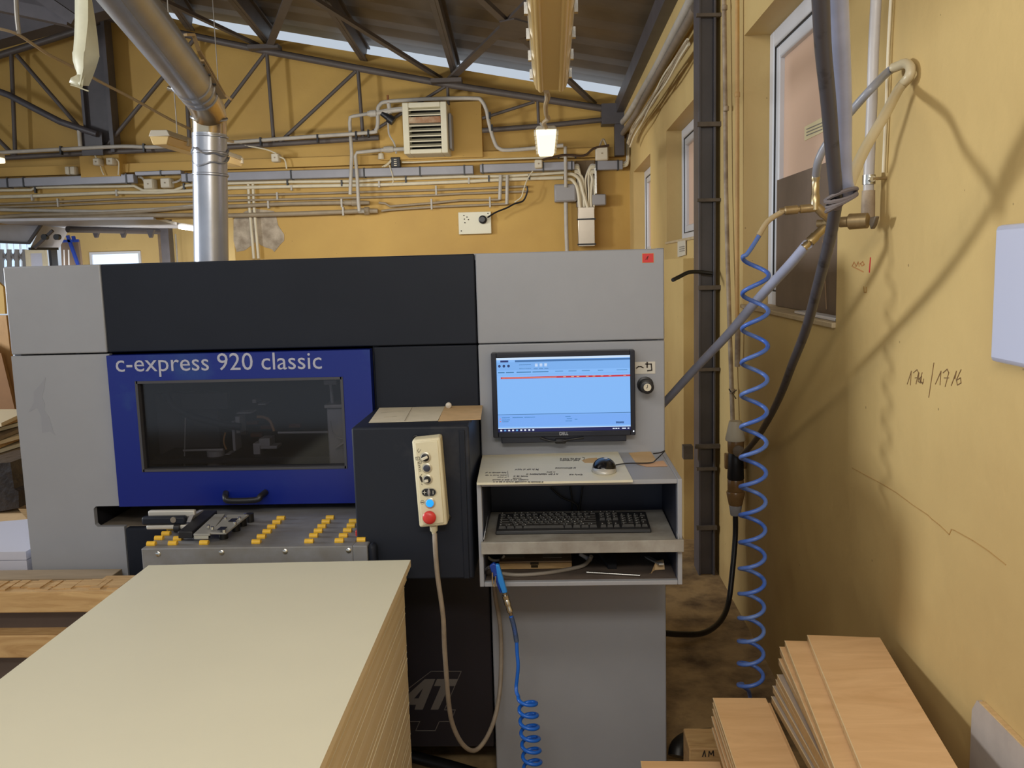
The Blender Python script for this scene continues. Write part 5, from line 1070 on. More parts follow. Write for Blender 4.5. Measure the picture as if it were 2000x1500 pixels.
# grimy pilaster strip between windows, and conduits on the wall
def wp(x, y, X=.85): return at(x, y, x=X)
def wrun(pts, r, name, label, m, X=.848, clips=(), sm=0, cat='conduit', group=None):
    P = [wp(x, y, X) for x, y in pts]; root = thing(name, P[-1], label, cat, group); B().tube(P, r, n=10, sm=sm).build('pipe_run', m, root)
    for i, (x, y) in enumerate(clips): p = wp(x, y, X); B().lathe(p+V((0, 0, -.012)), (0, 0, 1), [(0, r*1.05), (.003, r*1.3), (.021, r*1.3), (.024, r*1.05)], n=12).build('coupler', m, root)
    return root
DUSTP = mat('dusty_wall_conduit', (178, 160, 136), .6, col2=(132, 114, 96), scale=14)
wrun([(1414, -20), (1416, 150), (1418, 375), (1421, 500), (1425, 640), (1429, 760), (1431, 822)], .0105, 'wall_conduit', 'dusty wall conduit just right of the steel column, running down to the grey socket cap', DUSTP, X=.842, clips=[(1415, 15), (1418, 212), (1430, 764)])
wrun([(1440, -20), (1440, 200), (1440, 420), (1440, 640)], .0095, 'wall_conduit', 'yellow-painted dusty wall conduit right of the first one, ending above the blue coil', mat('painted_conduit', (190, 150, 92), .6, var=.15, scale=10), X=.846, clips=[(1440, 185)])
p = wp(1441, 640, .846); o = B().cyl(p, wp(1440, 716, .846), .0125, n=12).build('conduit_end', DUSTP); tag(o, 'loose end sleeve hanging below the yellow-painted conduit', 'sleeve')
g = B()
for a_, b_ in (((1430, 768), (1438, 762)), ((1430, 768), (1437, 778)), ((1428, 766), (1424, 760))): g.tube([wp(*a_, .83), wp(*b_, .825)], .003, n=6)
o = g.build('wire_knot', BLACK); tag(o, 'small dark wire knot tied round the conduit above the grey cap', 'wire')
# filter / socket unit
fu = thing('filter_unit', wp(1438, 1003, .83), 'upright connector unit with pale cap and brown bodies on the wall conduit', 'connector')
def ft_(y): return wp(1437, y, .83).z
fc = wp(1437, 900, .825); fx, fy = fc.x, fc.y; AMB = mat('brown_amber_plastic', (132, 100, 62), .3, var=.15, scale=20)
def fl(ya, yb, ra, rb, name, m, dx=0): B().lathe(V((fx+dx, fy, ft_(ya))), (0, 0, -1), [(0, ra*.93), (.006, ra), (ft_(ya)-ft_(yb)-.006, rb), (ft_(ya)-ft_(yb), rb*.93)], n=24).build(name, m, fu)
fl(820, 858, .030, .046, 'grey_cap', PLASW, -.002); fl(856, 882, .038, .036, 'upper_body', AMB); fl(881, 934, .034, .038, 'black_tee', BLACK); fl(933, 958, .037, .036, 'lower_body', AMB); fl(957, 984, .042, .032, 'threaded_collar', AMB); fl(984, 1004, .029, .024, 'grey_gland', PLASG)
B().box(fx-.045, XW, fy+.01, fy+.04, ft_(915), ft_(885)).build('wall_bracket', AMB, fu, bevel=.004)
tp_ = wp(1446, 893, .80); B().lathe(V((fx+.005, fy-.01, tp_.z-.01)), tp_-V((fx, fy, tp_.z-.02)), [(0, .018), (.05, .020), (.055, .026), (.075, .026), (.08, .018)], n=16).build('side_gland', mat('dusty_grey_gland', (110, 98, 84), .6), fu)
# cord from the unit to the floor and machine
o = B().tube([V((fx, fy, ft_(1000))), at(1436, 1050, y=fy), at(1430, 1120, y=fy-.05), at(1422, 1180, y=fy-.12), at(1405, 1215, y=fy-.25), at(1375, 1236, y=fy-.4), at(1335, 1239, y=fy-.5), at(1290, 1236, y=fy-.6)], .0125, n=12, sm=6).build('black_cable', RUB); tag(o, 'thick black cable dropping from the connector unit and curving behind the grey pedestal', 'cable')
a = at(1571, 248, x=1.016); b = at(1571, 275, x=1.016); c = at(1625, 240, x=1.016)
o = B().box(1.0165, 1.0195, max(c.y, 2.95), a.y, b.z, a.z).build('window_note', mat('cream_note', (250, 236, 190), .6)); tag(o, 'cream written note stuck on the peach pane of the near window', 'note')
for k in range(3): g = B(); z_ = b.z+(a.z-b.z)*(.3+.22*k); g.bar((1.016, a.y-.03, z_), (1.016, a.y-.24, z_-.006), .0006, .004); g.build('written_line', mat('pencil_grey', (150, 142, 128), .8), o)
# window board, clip and sill bits
wb_ = thing('leaning_board', (.96, 3.1, 1.482), 'brown grey board standing in the near window over the lower pane', 'board')
bq = [at(1527, 352, x=.975), at(1527, 352, x=.975), None]
p0_ = at(1526, 352, x=.978); p1_ = at(1610, 322, x=.978); sl = (p1_.z-p0_.z)/(p1_.y-p0_.y); yn = 2.82
B().prism([V((.978, p0_.y, 1.484)), V((.978, yn, 1.484)), V((.978, yn, p0_.z+sl*(yn-p0_.y))), V((.978, p0_.y, p0_.z))], (-.018, 0, 0)).build('board_panel', mat('brown_grey_sheet', (112, 96, 84), .55, var=.12, scale=5), wb_)
B().bar(at(1607, 470, x=.955), at(1614, 604, x=.955), .003, .003).build('scratch', mat('scratch_tan', (160, 130, 100), .7), wb_)
st_ = thing('window_strip', (.90, 3.0, 1.483), 'short white plastic window strip lying on the near sill', 'strip'); B().box(.886, .93, 2.85, 3.32, 1.483, 1.493).build('strip_body', WIN, st_, bevel=.002); B().box(.888, .926, 2.85, 2.856, 1.4842, 1.490).build('strip_end', BLACK, st_)
# wall pipe with valve
vp = thing('air_pipe', (.84, 2.54, 1.76), 'pale vertical air pipe with shut-off valve on the right wall', 'pipe')
P = [at(1712, -20, x=.838), at(1706, 100, x=.838), at(1703, 200, x=.838), at(1697, 340, x=.838), at(1695, 425, x=.838)]
B().tube(P, .0135, n=16).build('pipe_run', mat('grey_white_air_pipe', (190, 186, 186), .4, var=.06, scale=10), vp)
B().tube([p+V((.026, -.03, 0)) for p in P[:4]], .004, n=8).build('thin_line', PIPEW, vp)
B().lathe(P[-1]+V((0, 0, .07)), (0, 0, -1), [(0, .0165), (.05, .0175), (.07, .0175), (.09, .014)], n=16).build('pipe_socket', DUSTP, vp)
c = at(1697, 351, x=.838); B().lathe(c+V((0, 0, -.012)), (0, 0, 1), [(0, .0165), (.024, .0165)], n=20).build('pipe_clamp', CHROME, vp); B().cyl(c+V((0, -.03, 0)), c+V((0, -.012, 0)), .008, n=12).build('clamp_screw', CHROME, vp); B().cyl(c+V((.0, -.028, 0)), c+V((.036, -.028, 0)), .004, n=8).build('clamp_screw', BRASS, vp)
hp0 = lambda x, y: at(x, y, y=2.44)
vc = at(1690, 431, x=.82); ve = hp0(1640, 434)
B().lathe(vc+(vc-ve).normalized()*.01, ve-vc, [(0, .012), (.004, .02), (.05, .021), (.055, .014), (.075, .014), (.08, .010), (.10, .010), (.102, .0135), (.115, .0135), (.118, .010), (.135, .010)], n=12).build('ball_valve', BRASS, vp)
B().prism([at(1708, 424, x=.835), at(1719, 422, x=.835), at(1714, 440, x=.835), at(1709, 448, x=.835), at(1706, 436, x=.835)], (-.012, 0, 0)).build('butterfly_handle', mat('worn_zinc', (120, 108, 92), .5, .6), vp, bevel=.003)
# ---- hoses: tied bundle, loop, splitter
yj = 1.62
def hp(x, y, Y): return at(x, y, y=Y)
sf = thing('hose_splitter', hp(1592, 405, 2.42), 'brass three-way hose splitter before the near window', 'splitter')
Ys = 2.42; SK = Ys/1.75
def fit(a, b, prof, name, m=BRASS): B().lathe(a, b-a, [(h*SK, r*SK*.92) for h, r in prof], n=12).build(name, m, sf)
c = hp(1592, 402, Ys)
fit(hp(1593, 345, Ys), c, [(0, .009), (.004, .0095), (.008, .0075), (.012, .008), (.033, .008), (.035, .0095), (.05, .0095), (.062, .010)], 'upper_coupling', mat('worn_nickel', (178, 160, 124), .3, .9))
fit(hp(1598, 405, Ys), hp(1528, 412, Ys), [(0, .008), (.018, .009), (.02, .0085), (.034, .0085), (.035, .006), (.038, .006), (.039, .009), (.062, .009), (.064, .0065), (.072, .006)], 'left_coupling')
fit(hp(1592, 400, Ys), hp(1622, 432, Ys), [(0, .008), (.012, .010), (.025, .010), (.028, .008), (.05, .008)], 'right_coupling')
fit(hp(1622, 432, Ys), hp(1638, 434, Ys+.05), [(0, .009), (.03, .009)], 'link_coupling'); 
fit(hp(1612, 442, Ys), hp(1576, 478, Ys), [(0, .006), (.01, .009), (.024, .009), (.026, .0105), (.040, .0105), (.042, .006), (.05, .0085), (.056, .0085)], 'lower_coupling', mat('worn_nickel', (178, 160, 124), .3, .9))
B().tube([hp(1617, 436, Ys), hp(1620, 450, Ys), hp(1610, 446, Ys)], .0095, sm=3).build('elbow_piece', BRASS, sf)
B().tube([hp(1636, 434, Ys+.02), vc+(ve-vc)*.6], .011, n=10).build('link_pipe', BRASS, sf)
# grey white thick hose: from the ceiling to the tie, and the loop
YTI = 1.88
o = B().tube([hp(1632, -60, 1.52), hp(1636, 0, 1.56), hp(1641, 100, 1.64), hp(1645, 200, 1.73), hp(1646, 300, 1.82), hp(1648, 350, 1.86), hp(1655, 378, YTI)], .0172, n=16, sm=6).build('grey_hose', HOSEW); tag(o, 'thick grey-white hose coming down from above to the cloth tie', 'hose')
o = B().tube([hp(1655, 378, YTI), hp(1663, 350, 1.90), hp(1690, 290, 2.0), hp(1728, 225, 2.08), at(1755, 175, x=.835), at(1775, 150, x=.852), at(1778, 132, x=.857), at(1768, 124, x=.857), at(1752, 130, x=.85), at(1744, 133, x=.845)], .0116, n=14, sm=6).build('dusty_loop_hose', HOSEC); tag(o, 'dusty yellowish hose looping up to the right from the cloth tie', 'hose')
o = B().tube([at(1757, 128, x=.852), at(1735, 140, x=.84), hp(1705, 170, 2.25), hp(1675, 203, 2.28), hp(1640, 245, 2.32), hp(1612, 285, 2.36), hp(1598, 315, 2.38), hp(1593, 345, Ys)], .0100, n=14, sm=6).build('braided_hose', HOSEG); tag(o, 'braided grey hose running from the loop down to the brass splitter', 'hose')
o = B().tube([hp(1577, 477, Ys), hp(1540, 520, 2.5), hp(1480, 585, 2.66), hp(1420, 655, 2.85), hp(1360, 718, 3.05), hp(1300, 784, 3.25), hp(1288, 796, 3.3)], .0140, n=14, sm=6).build('pale_supply_hose', HOSEW); tag(o, 'pale blue-grey supply hose slanting from the splitter down behind the machine', 'hose')
o = B().tube([hp(1600, -60, 1.48), hp(1603, 0, 1.52), hp(1608, 100, 1.60), hp(1618, 200, 1.69), hp(1626, 300, 1.78), hp(1632, 370, 1.85), hp(1632, 400, 1.90), hp(1622, 460, 1.98), hp(1602, 540, 2.12), hp(1575, 640, 2.38), hp(1548, 710, 2.62), hp(1525, 770, 2.9), hp(1500, 820, 3.2), hp(1475, 860, 3.6), tp_], lambda t: .0145-.003*t, n=16, sm=6).build('black_hose', mat('dusty_black_rubber', (34, 32, 34), .45, col2=(74, 72, 78), scale=26, thr=(.55, .75))); tag(o, 'long dusty black hose running from above through the tie to the connector unit', 'hose')
c = hp(1642, 385, YTI-.02); g = B(); 
for k, (dz, rr_, dx) in enumerate(((.0, .030, 0), (-.007, .029, .002), (-.014, .026, -.002), (.005, .029, .002))):
    g.tube([c+V((dx+rr_*math.cos(a_), rr_*.7*math.sin(a_), dz+.006*math.sin(a_+k)+.4*.02*math.cos(a_))) for a_ in [2*math.pi*i/18 for i in range(19)]], .0042, n=6)
tie = thing('cloth_tie', c, 'dusty grey cloth tie binding the hose bundle', 'tie'); g.build('cloth_wrap', mat('dusty_grey_cloth', (112, 104, 104), .9), tie)
B().prism([hp(1627, 388, 1.845), hp(1655, 392, 1.85), hp(1640, 412, 1.87), hp(1626, 408, 1.87)], (0, .02, 0)).build('cloth_tail', mat('dusty_grey_cloth', (112, 104, 104), .9), tie, bevel=.004)
# blue coil: lead, then helix
YC_ = 2.40; cx = hp(1476, 540, YC_); ztop = hp(1476, 500, YC_).z; zbot = hp(1466, 1345, YC_).z; n_t = 15.2; hel = []
lead = [hp(1528, 412, Ys), hp(1500, 432, 2.42), hp(1478, 468, 2.41), hp(1460, 495, 2.40)]
NN = int(n_t*24)
for i in range(NN+1):
    t_ = i/24; u_ = i/NN; s_ = (1-u_)*1.0+u_*1.0
    # the pitch closes from about 7 cm at the top to 5 cm at the bottom
    zz_ = ztop-(ztop-zbot)*(1.22*u_-.22*u_*u_)/1.0
    a_ = math.pi-2*math.pi*t_
    X = (hp(1476, 540, YC_).x*(1-u_)+hp(1466, 1345, YC_).x*u_)
    hel.append(V((X+.0335*math.cos(a_), YC_+.0335*math.sin(a_), zz_)))
tailp = [hel[-1]+V((.01, .02, -.02)), hel[-1]+V((.03, .05, -.05)), hel[-1]+V((.045, .09, -.12))]
pts = catmull(lead+[hel[0]], 6)[:-1]+hel+catmull([hel[-1]]+tailp, 4)[1:]
o = B().tube(pts, .0058, n=10).build('coil_hose', COILB); tag(o, 'dusty blue coiled air hose hanging before the right wall', 'hose')
o = B().tube([hp(1530, 412, Ys-.001), hp(1500, 432, 2.419), hp(1482, 460, 2.41)], .0072, n=10, sm=5).build('lead_sleeve', mat('tan_sleeve', (176, 156, 120), .6)); tag(o, 'tan sleeve on the start of the blue coil by the splitter', 'sleeve')
# eave conduits and cables
def ev(x, y, X=.78): return at(x, y, x=min(X, .785))
o = B().tube([ev(1190, 270, .80), ev(1210, 245, .82), ev(1227, 225, .835), ev(1250, 187, .84), ev(1281, 135, .84), ev(1315, 70, .84), ev(1350, 2, .84), ev(1368, -34, .84)], .030, n=12, sm=4).build('eave_conduit', PIPE); tag(o, 'upper grey conduit running under the eave along the right wall', 'conduit')
o = B().tube([ev(1200, 284, .80), ev(1218, 258, .82), ev(1240, 226, .835), ev(1262, 186, .845), ev(1300, 118, .845), ev(1345, 42, .845), ev(1358, 16, .845)], .026, n=12, sm=4).build('eave_conduit', mat('dark_dusty_conduit', (128, 116, 104), .5, var=.15, scale=8)); tag(o, 'lower dusty brown conduit running under the eave along the right wall', 'conduit')
for k in range(6):
    rnd = random.Random(k); P = []
    for x, y in ((1226, 275), (1234, 252), (1250, 226), (1272, 190), (1296, 150), (1322, 106), (1341, 78)): P.append(ev(x+k*.9+rnd.uniform(-2, 2), y+k*2.0+rnd.uniform(-3, 3), .785-.004*(k % 3)))
    o = B().tube(P, .009, n=6, sm=4).build('cable', PIPEW if k % 2 else PIPEB); tag(o, '%s cable of the bundle drooping under the eave conduits' % ('topmost brownish', 'second, beige', 'third, brownish', 'fourth, beige', 'fifth, brownish', 'lowest, beige')[k], 'cable', 'beige cables under the eave')
o = B().tube([at(1222, 185, x=.80), at(1220, 215, x=.80), at(1224, 240, x=.82)], .006, n=6, sm=4).build('cable', PIPEB); tag(o, 'thin cable rising into the dark rear roof corner', 'cable')
# wall notices and calendar slats left of the column
a = at(1324, 470, x=.862); g = B(); g.prism([at(1325, 472, x=.868), at(1340, 468, x=.868), at(1340, 498, x=.868), at(1325, 502, x=.868)], (-.006, 0, 0)); o = g.build('wall_notice', PAPER); tag(o, 'small pale printed notice under the second window', 'notice')
for k in range(3): 
    o2 = B().prism([at(1327, 482+4*k, x=.861), at(1337, 480+4*k, x=.861), at(1337, 482+4*k, x=.861), at(1327, 484+4*k, x=.861)], (-.001, 0, 0)).build('print_line', mat('pencil_grey', (150, 142, 128), .8), o)
g = B(); g.prism([at(1301, 538, x=.868), at(1311, 536, x=.868), at(1308, 604, x=.868), at(1301, 608, x=.868)], (-.006, 0, 0)); o = g.build('wall_notice', PAPER); tag(o, 'tall narrow pale notice right of the machine edge', 'notice')
g = B(); g.box(.78, XW, 5.35, 6.3, 0, at(1316, 506, x=.80).z); struct(g.build('wall_right_pier', WALL, smooth=0))
# white notice board at the right edge
a = at(1942, 440, x=.852); b = at(1932, 706, x=.852)
wbd = thing('notice_board', (.86, 1.6, b.z), 'blank bluish white panel on the wall cut off by the right edge', 'panel')
B().box(.852, .872, .9, a.y, b.z, a.z).build('panel_sheet', mat('bluish_white_panel', (196, 202, 226), .35), wbd, bevel=.01)
# pencil and marker writing on the wall
PENC = mat('pencil_brown', (126, 98, 62), .8)
def wstroke(pts, w_=.0018, m=PENC, name='wall_writing', lab=None, X=XW-.0006):
    P = [at(x, y, x=X) for x, y in pts]; g = B()
    for a, b in zip(P, P[1:]):
        if (b-a).length > 1e-5: e = (b-a).normalized()*w_*.3; g.bar(a-e, b+e, w_, .0012, up=(1, 0, 0))
    return g
root = thing('wall_writing', at(1772, 755, x=XW), 'handwritten pencil numbers 1706 / 1716 on the right wall', 'writing')
for pts in ([(1772, 750), (1780, 725), (1778, 752)], [(1784, 728), (1791, 722), (1794, 728), (1789, 750)], [(1787, 738), (1794, 737)], [(1795, 728), (1793, 745), (1798, 748), (1800, 735), (1795, 740), (1802, 750)], [(1801, 728), (1797, 745), (1803, 748), (1804, 740)],
            [(1824, 709), (1814, 776)], [(1827, 750), (1838, 725), (1836, 752)], [(1842, 728), (1850, 721), (1853, 728), (1846, 755)], [(1844, 738), (1853, 738)], [(1858, 753), (1868, 725), (1865, 740)], [(1877, 722), (1868, 742), (1870, 752), (1877, 748), (1876, 738), (1869, 742)]):
    wstroke(pts).build('digit', PENC, root, smooth=0)
o = wstroke([(1700, 504), (1698, 531)], .006).build('red_mark', mat('red_marker', (196, 40, 48), .6), smooth=0); tag(o, 'short red marker bar on the right wall under the air pipe', 'mark')
root = thing('wall_writing', at(1670, 520, x=XW), 'faint rubbed reddish scribble left of the red marker bar', 'writing')
for pts in ([(1664, 520), (1668, 512), (1672, 520), (1676, 512), (1678, 520)], [(1680, 515), (1685, 511), (1688, 517), (1683, 519), (1680, 515)], [(1666, 521), (1686, 531)]): wstroke(pts, .003).build('scribble', mat('rubbed_red', (192, 138, 82), .8), root, smooth=0)
o = wstroke([(1687, 560), (1688, 571), (1692, 571), (1692, 561)], .003).build('pencil_mark', mat('ochre_mark', (158, 118, 56), .8), smooth=0); tag(o, 'small u-shaped ochre mark on the wall below the red bar', 'mark')
o = wstroke([(1664, 914), (1690, 928), (1720, 944), (1750, 962), (1782, 986), (1800, 998), (1812, 1006), (1820, 1014), (1835, 1026), (1854, 1044), (1858, 1034), (1864, 1036), (1900, 1056), (1930, 1076), (1964, 1103)], .0022).build('wall_crack', mat('crack_brown', (176, 140, 82), .9), smooth=0); tag(o, 'long thin plaster crack slanting across the lower right wall', 'crack')

# ================================================================== BOARDS IN THE FOREGROUND
def board(q4, z1, th, name, mats, parent=None, bevel=0):
    """q4: far-left, far-right, near-right, near-left (xy); top at z1; top/bottom skin, sides edge colour"""
    P = [V((p[0], p[1], z1)) for p in q4]; g = B(); n = len(P); dn = V((0, 0, -th))
    g._add(P+[p+dn for p in P], [(0, 1, 2, 3), (7, 6, 5, 4)], 0); b_ = 0
    g.f += [[0, 4, 5, 1], [1, 5, 6, 2], [2, 6, 7, 3], [3, 7, 4, 0]]; g.mi += [1]*4
    # painted highlight lines on some arrises are added where the stack is built
    return g.build(name, mats, parent, bevel=bevel, smooth=0)
zt_ = .905; th = .0182
fl_ = at(290, 1104, z=zt_); fr_ = at(802, 1093.5, z=zt_); nr_ = at(624, 1500, z=zt_); dn_ = (nr_-fr_); dn_.z = 0; dn_.normalize(); LN = 1.9
NB = 42
ON = 'first second third fourth fifth sixth seventh eighth ninth tenth eleventh twelfth thirteenth fourteenth fifteenth sixteenth seventeenth eighteenth nineteenth'.split()
NUMW = [ON[i] if i < 19 else (['twentieth', 'thirtieth', 'fortieth'][(i+1)//10-2] if (i+1) % 10 == 0 else ['twenty', 'thirty', 'forty'][(i+1)//10-2]+'-'+ON[i % 10]) for i in range(42)]
for k in range(NB):
    rnd = random.Random(100+k); off = 0 if k == 0 else (-.003+.001*rnd.random() if k < 3 else -.020+rnd.uniform(-.0004, .0004)); fo = 0 if k < 2 else rnd.uniform(-.002, .001)-.008
    if k in (1, 2): off = -.008-.002*k
    A = V((fl_.x+.02*(k > 0)+rnd.uniform(0, .004), fl_.y+fo, 0)); Bp = V((fr_.x+off, fr_.y+fo, 0)); C_ = Bp+dn_*LN; Dp = A+dn_*LN
    wob = rnd.uniform(-.0004, .0004)
    C_.x += wob
    z1 = zt_-k*th
    o = board([A, Bp, C_, Dp], z1, th-.0002, 'melamine_board', [MEDGE2 if k in () else WHITEM, MEDGE if (k*7) % 5 else MEDGE2])
    pal = 'topmost, overhanging' if k == 0 else None
    ordn = ['', 'second', 'third', 'fourth', 'fifth', 'sixth', 'seventh', 'eighth', 'ninth', 'tenth']
    lab = 'topmost white melamine board of the tall stack in the left foreground' if k == 0 else ('%s board from the top of the white melamine stack' % NUMW[k])
    tag(o, lab, 'board', 'white melamine boards in the foreground stack')
    if k in (4, 7, 8, 13, 14, 15, 20, 22, 27, 30):
        e = B(); p = Bp+V((.0004, 0, z1-.001)); q_ = C_+V((.0004, 0, z1-.001)); e.bar(p, q_, .0012, .0014); e.build('arris_highlight', EDGEHI, o)  # white bars paint a highlight along some board edges
zb0 = zt_-NB*th
pal = thing('timber_pallet', (-.8, 1.6, 0), 'timber pallet carrying the white melamine stack', 'pallet')
for x in (-1.04, -.74, -.46): B().box(x-.04, x+.04, .7, 2.26, 0, .105).build('runner', TIMB, pal, bevel=.003)
for y in (.8, 1.3, 1.75, 2.2): B().box(-1.10, -.42, y-.05, y+.05, .105, zb0).build('deck_slat', TIMB, pal, bevel=.002)
# laminate boards at the right
def lam_stack(specs, th_, group, labels, name='laminate_board'):
    for k, (px_, pr_, z1, ang, wid, ln, m) in enumerate(specs):
        A = at(*px_, z=z1)
        if pr_: e_ = at(px_[0]+pr_*(1500-px_[1]), 1500, z=z1); ang = math.atan2(A.x-e_.x, A.y-e_.y)
        dirv = V((-math.sin(ang), -math.cos(ang), 0)); rx = V((math.cos(ang), -math.sin(ang), 0))
        o = board([A, A+rx*wid, A+rx*wid+dirv*ln, A+dirv*ln], z1, th_, name, [m, LEDGE]); tag(o, labels[k], 'board', group)
        p = V((A.x, A.y, z1)); e = B(); e.bar(p+V((-.0004, 0, -.0008)), p+dirv*ln+V((-.0004, 0, -.0008)), .0016, .0018); e.build('edge_line', mat('pale_edge_line', (226, 206, 168), .5), o)
R_ = math.radians
Z0 = .70; A0 = at(1577, 1240, z=Z0); A1 = at(1720, 1248, z=Z0); wid0 = (A1-A0).length; an0 = math.atan2(-(at(1683, 1500, z=Z0).x-A0.x), -(at(1683, 1500, z=Z0).y-A0.y))
specs = [((1577, 1240), .407, Z0, an0, wid0, 1.2, LAM), ((1533, 1251), .392, Z0-.019, 0, .19, 1.15, LAM), ((1523, 1263), .415, Z0-.038, 0, .19, 1.1, LAM), ((1521, 1286), .50, Z0-.058, 0, .19, 1.1, LAM),
         ((1518, 1317), .53, Z0-.080, 0, .19, 1.05, LGREY), ((1515.5, 1327), .545, Z0-.099, 0, .19, 1.0, LGREY), ((1509.5, 1339), .565, Z0-.118, 0, .19, 1.0, LGREY), ((1507, 1360), .567, Z0-.138, 0, .19, .9, LGREY)]
lam_stack(specs, .018, 'oak laminate boards in the right stack', ['topmost oak laminate board of the right stack beside the wall', 'second oak laminate board of the right stack, showing as a wide strip', 'third oak laminate board of the right stack, a narrow strip under the second', 'fourth laminate board of the right stack, first of the thin fanned edges', 'fifth laminate board of the right stack, turned slightly inwards', 'sixth laminate board of the right stack, close under the fifth', 'seventh laminate board of the right stack, wider oak end showing', 'lowest visible laminate board of the right stack, beside the middle stack'])
Z1 = .555; M0 = at(1393, 1363, z=Z1); M1 = at(1497, 1367, z=Z1); an1 = math.atan2(-(at(1438, 1500, z=Z1).x-M0.x), -(at(1438, 1500, z=Z1).y-M0.y))
o0 = (M1-M0).length
specs = [((1393, 1363), 0, Z1, an1, o0, 1.2, LAM), ((1392.5, 1372), 0, Z1-.012, an1, o0+.012, 1.2, LAM), ((1392, 1384), 0, Z1-.026, an1, o0+.012, 1.2, LAM), ((1390, 1399), 0, Z1-.046, an1, o0+.014, 1.2, LAM), ((1391, 1421), 0, Z1-.070, an1, o0+.014, 1.2, LAM)]
lam_stack(specs, .0112, 'oak laminate boards in the middle stack', ['topmost oak laminate board of the middle stack', 'second thin laminate board of the middle stack', 'third thin laminate board of the middle stack', 'fourth laminate board of the middle stack with a broad pale edge', 'lowest visible laminate board of the middle stack'])
Z2 = .44; an2 = an1
lam_stack([((1252, 1486), 0, Z2, an2, (at(1406, 1489, z=Z2)-at(1252, 1486, z=Z2)).length, .9, LAM), ((1253, 1494), 0, Z2-.019, an2, (at(1406, 1489, z=Z2)-at(1252, 1486, z=Z2)).length, .9, LAM)], .018, 'oak laminate boards at the bottom edge', ['oak laminate board just entering at the bottom edge right of the pedestal', 'oak board under the one at the bottom edge of the view'])
# trestles carrying the laminate stacks
def trestle(x0, x1, y0, y1, zt, label):
    t = thing('timber_trestle', ((x0+x1)/2, (y0+y1)/2, 0), label, 'trestle')
    for y in (y0, y1): B().box(x0, x1, y-.03, y+.03, zt-.06, zt).build('cross_beam', TIMB, t, bevel=.002)
    for y in (y0, y1):
        for x in (x0+.02, x1-.02): B().box(x-.018, x+.018, y-.018, y+.018, 0, zt-.06).build('leg', TIMB, t)
xr_ = lambda: 0
trestle(.60, .76, 1.45, 1.85, Z0-.138-.018, 'low timber trestle under the right laminate stack')
trestle(.36, .46, 1.35, 1.75, Z1-.070-.0112, 'low timber trestle under the middle laminate stack')
trestle(.17, .30, 1.15, 1.5, Z2-.019-.018, 'low timber trestle under the board at the bottom edge')
# marked timber block and black hose end behind the middle stack
zb1 = .12; a = at(1346, 1462, z=.24); b = at(1402, 1462, z=.24); g = B(); g.box(a.x, b.x+.05, a.y, a.y+.12, 0, .24); bl = g.build('timber_block', TIMB, bevel=.004); tag(bl, 'rough timber block with a pencilled mark behind the middle laminate stack', 'block')
P = [(1372, 1478), (1376, 1466), (1378, 1478)], [(1384, 1478), (1385, 1467), (1389, 1474), (1393, 1466), (1394, 1477)]
for s_ in P:
    g = B(); Q = [at(x, y, y=a.y-.001) for x, y in s_]
    for u, v in zip(Q, Q[1:]): g.bar(u, v, .003, .001, up=(0, 1, 0))
    g.build('pencil_mark', INK, bl)
o = B().tube([at(1325, 1478, z=.05), at(1328, 1462, z=.07), at(1345, 1449, z=.08), at(1370, 1444, z=.08), at(1400, 1442, z=.08), at(1430, 1440, z=.06)], .035, n=14, sm=5).build('black_duct_hose', RUB); tag(o, 'fat black hose end curled on the floor behind the timber block', 'hose')
o = B().tube([at(780, 1470, z=.018), at(830, 1484, z=.018), at(880, 1497, z=.018), at(930, 1512, z=.018)], .02, n=12, sm=5).build('floor_hose', RUB); tag(o, 'black hose lying on the floor under the machine front', 'hose')
# grey board leaning at the wall, bottom right
gb = thing('skirting_board', (.85, 1.6, .2), 'grey worn board standing on edge against the wall at the lower right', 'board')
a = at(1906, 1368, x=.86); b = at(1890, 1440, x=.86)
B().prism([V((.862, a.y, a.z)), V((.862, a.y+.02, a.z-.03)), V((.862, a.y+.02, 0)), V((.862, .6, 0)), V((.862, .6, a.z+.0)), ], (.010, 0, 0)).build('board_panel', mat('worn_grey_board', (172, 160, 150), .7, var=.1, scale=10), gb)
B().box(.8625, .8735, .6, a.y-.01, a.z, a.z+.003).build('brown_edge', LEDGE, gb)

# ================================================================== LEFT SIDE
def beam(x0, x1, py0, py1, Y, dep, name, label, m=TIMB, bev=.004, px=0):
    a = at(px, py0, y=Y); b = at(px, py1, y=Y)
    o = B().box(x0, x1, Y, Y+dep, b.z, a.z).build(name, m, bevel=bev); tag(o, label, 'timber', 'rough timbers at the left'); return o
e1 = at(219, 1136, y=2.66)
TG = mat('weathered_timber', (150, 132, 108), .8, var=.15, scale=12, stretch=(.4, 3, 3))
beam(-2.6, e1.x, 1132, 1150, 2.64, .09, 'timber_lath', 'thin greyish timber lath lying behind the rough beam at the left', TG, .002)
ob = beam(-2.6, -1.12, 1157, 1198, 2.44, .10, 'timber_beam', 'thick pale timber beam left of the white stack')
g = B(); rnd = random.Random(3)
for i in range(26):
    x = -1.85+i*.027; w_ = rnd.uniform(.008, .03); g.box(x, x+w_*1.5, 2.450+rnd.uniform(0, .03), 2.53, at(0, 1157, y=2.44).z-.001, at(0, 1157, y=2.44).z+rnd.uniform(.001, .005))
o = g.build('splintered_bark', TIMB, ob); tag(o, None, None, None, 'stuff')
beam(-2.6, -1.22, 1242, 1286, 2.44, .10, 'timber_beam', 'lower pale timber beam left of the white stack')
o = B().box(-2.6, -1.22, 2.50, 2.52, .3, at(0, 1198, y=2.44).z).build('gap_shade', mat('gap_shade_and_crate_brown', (92, 78, 70), .7, var=.15, scale=5)); tag(o, 'dark plane standing in for the shade in the gap between the two pale timber beams', 'sheet')  # dark plane added to paint the shade between the beams
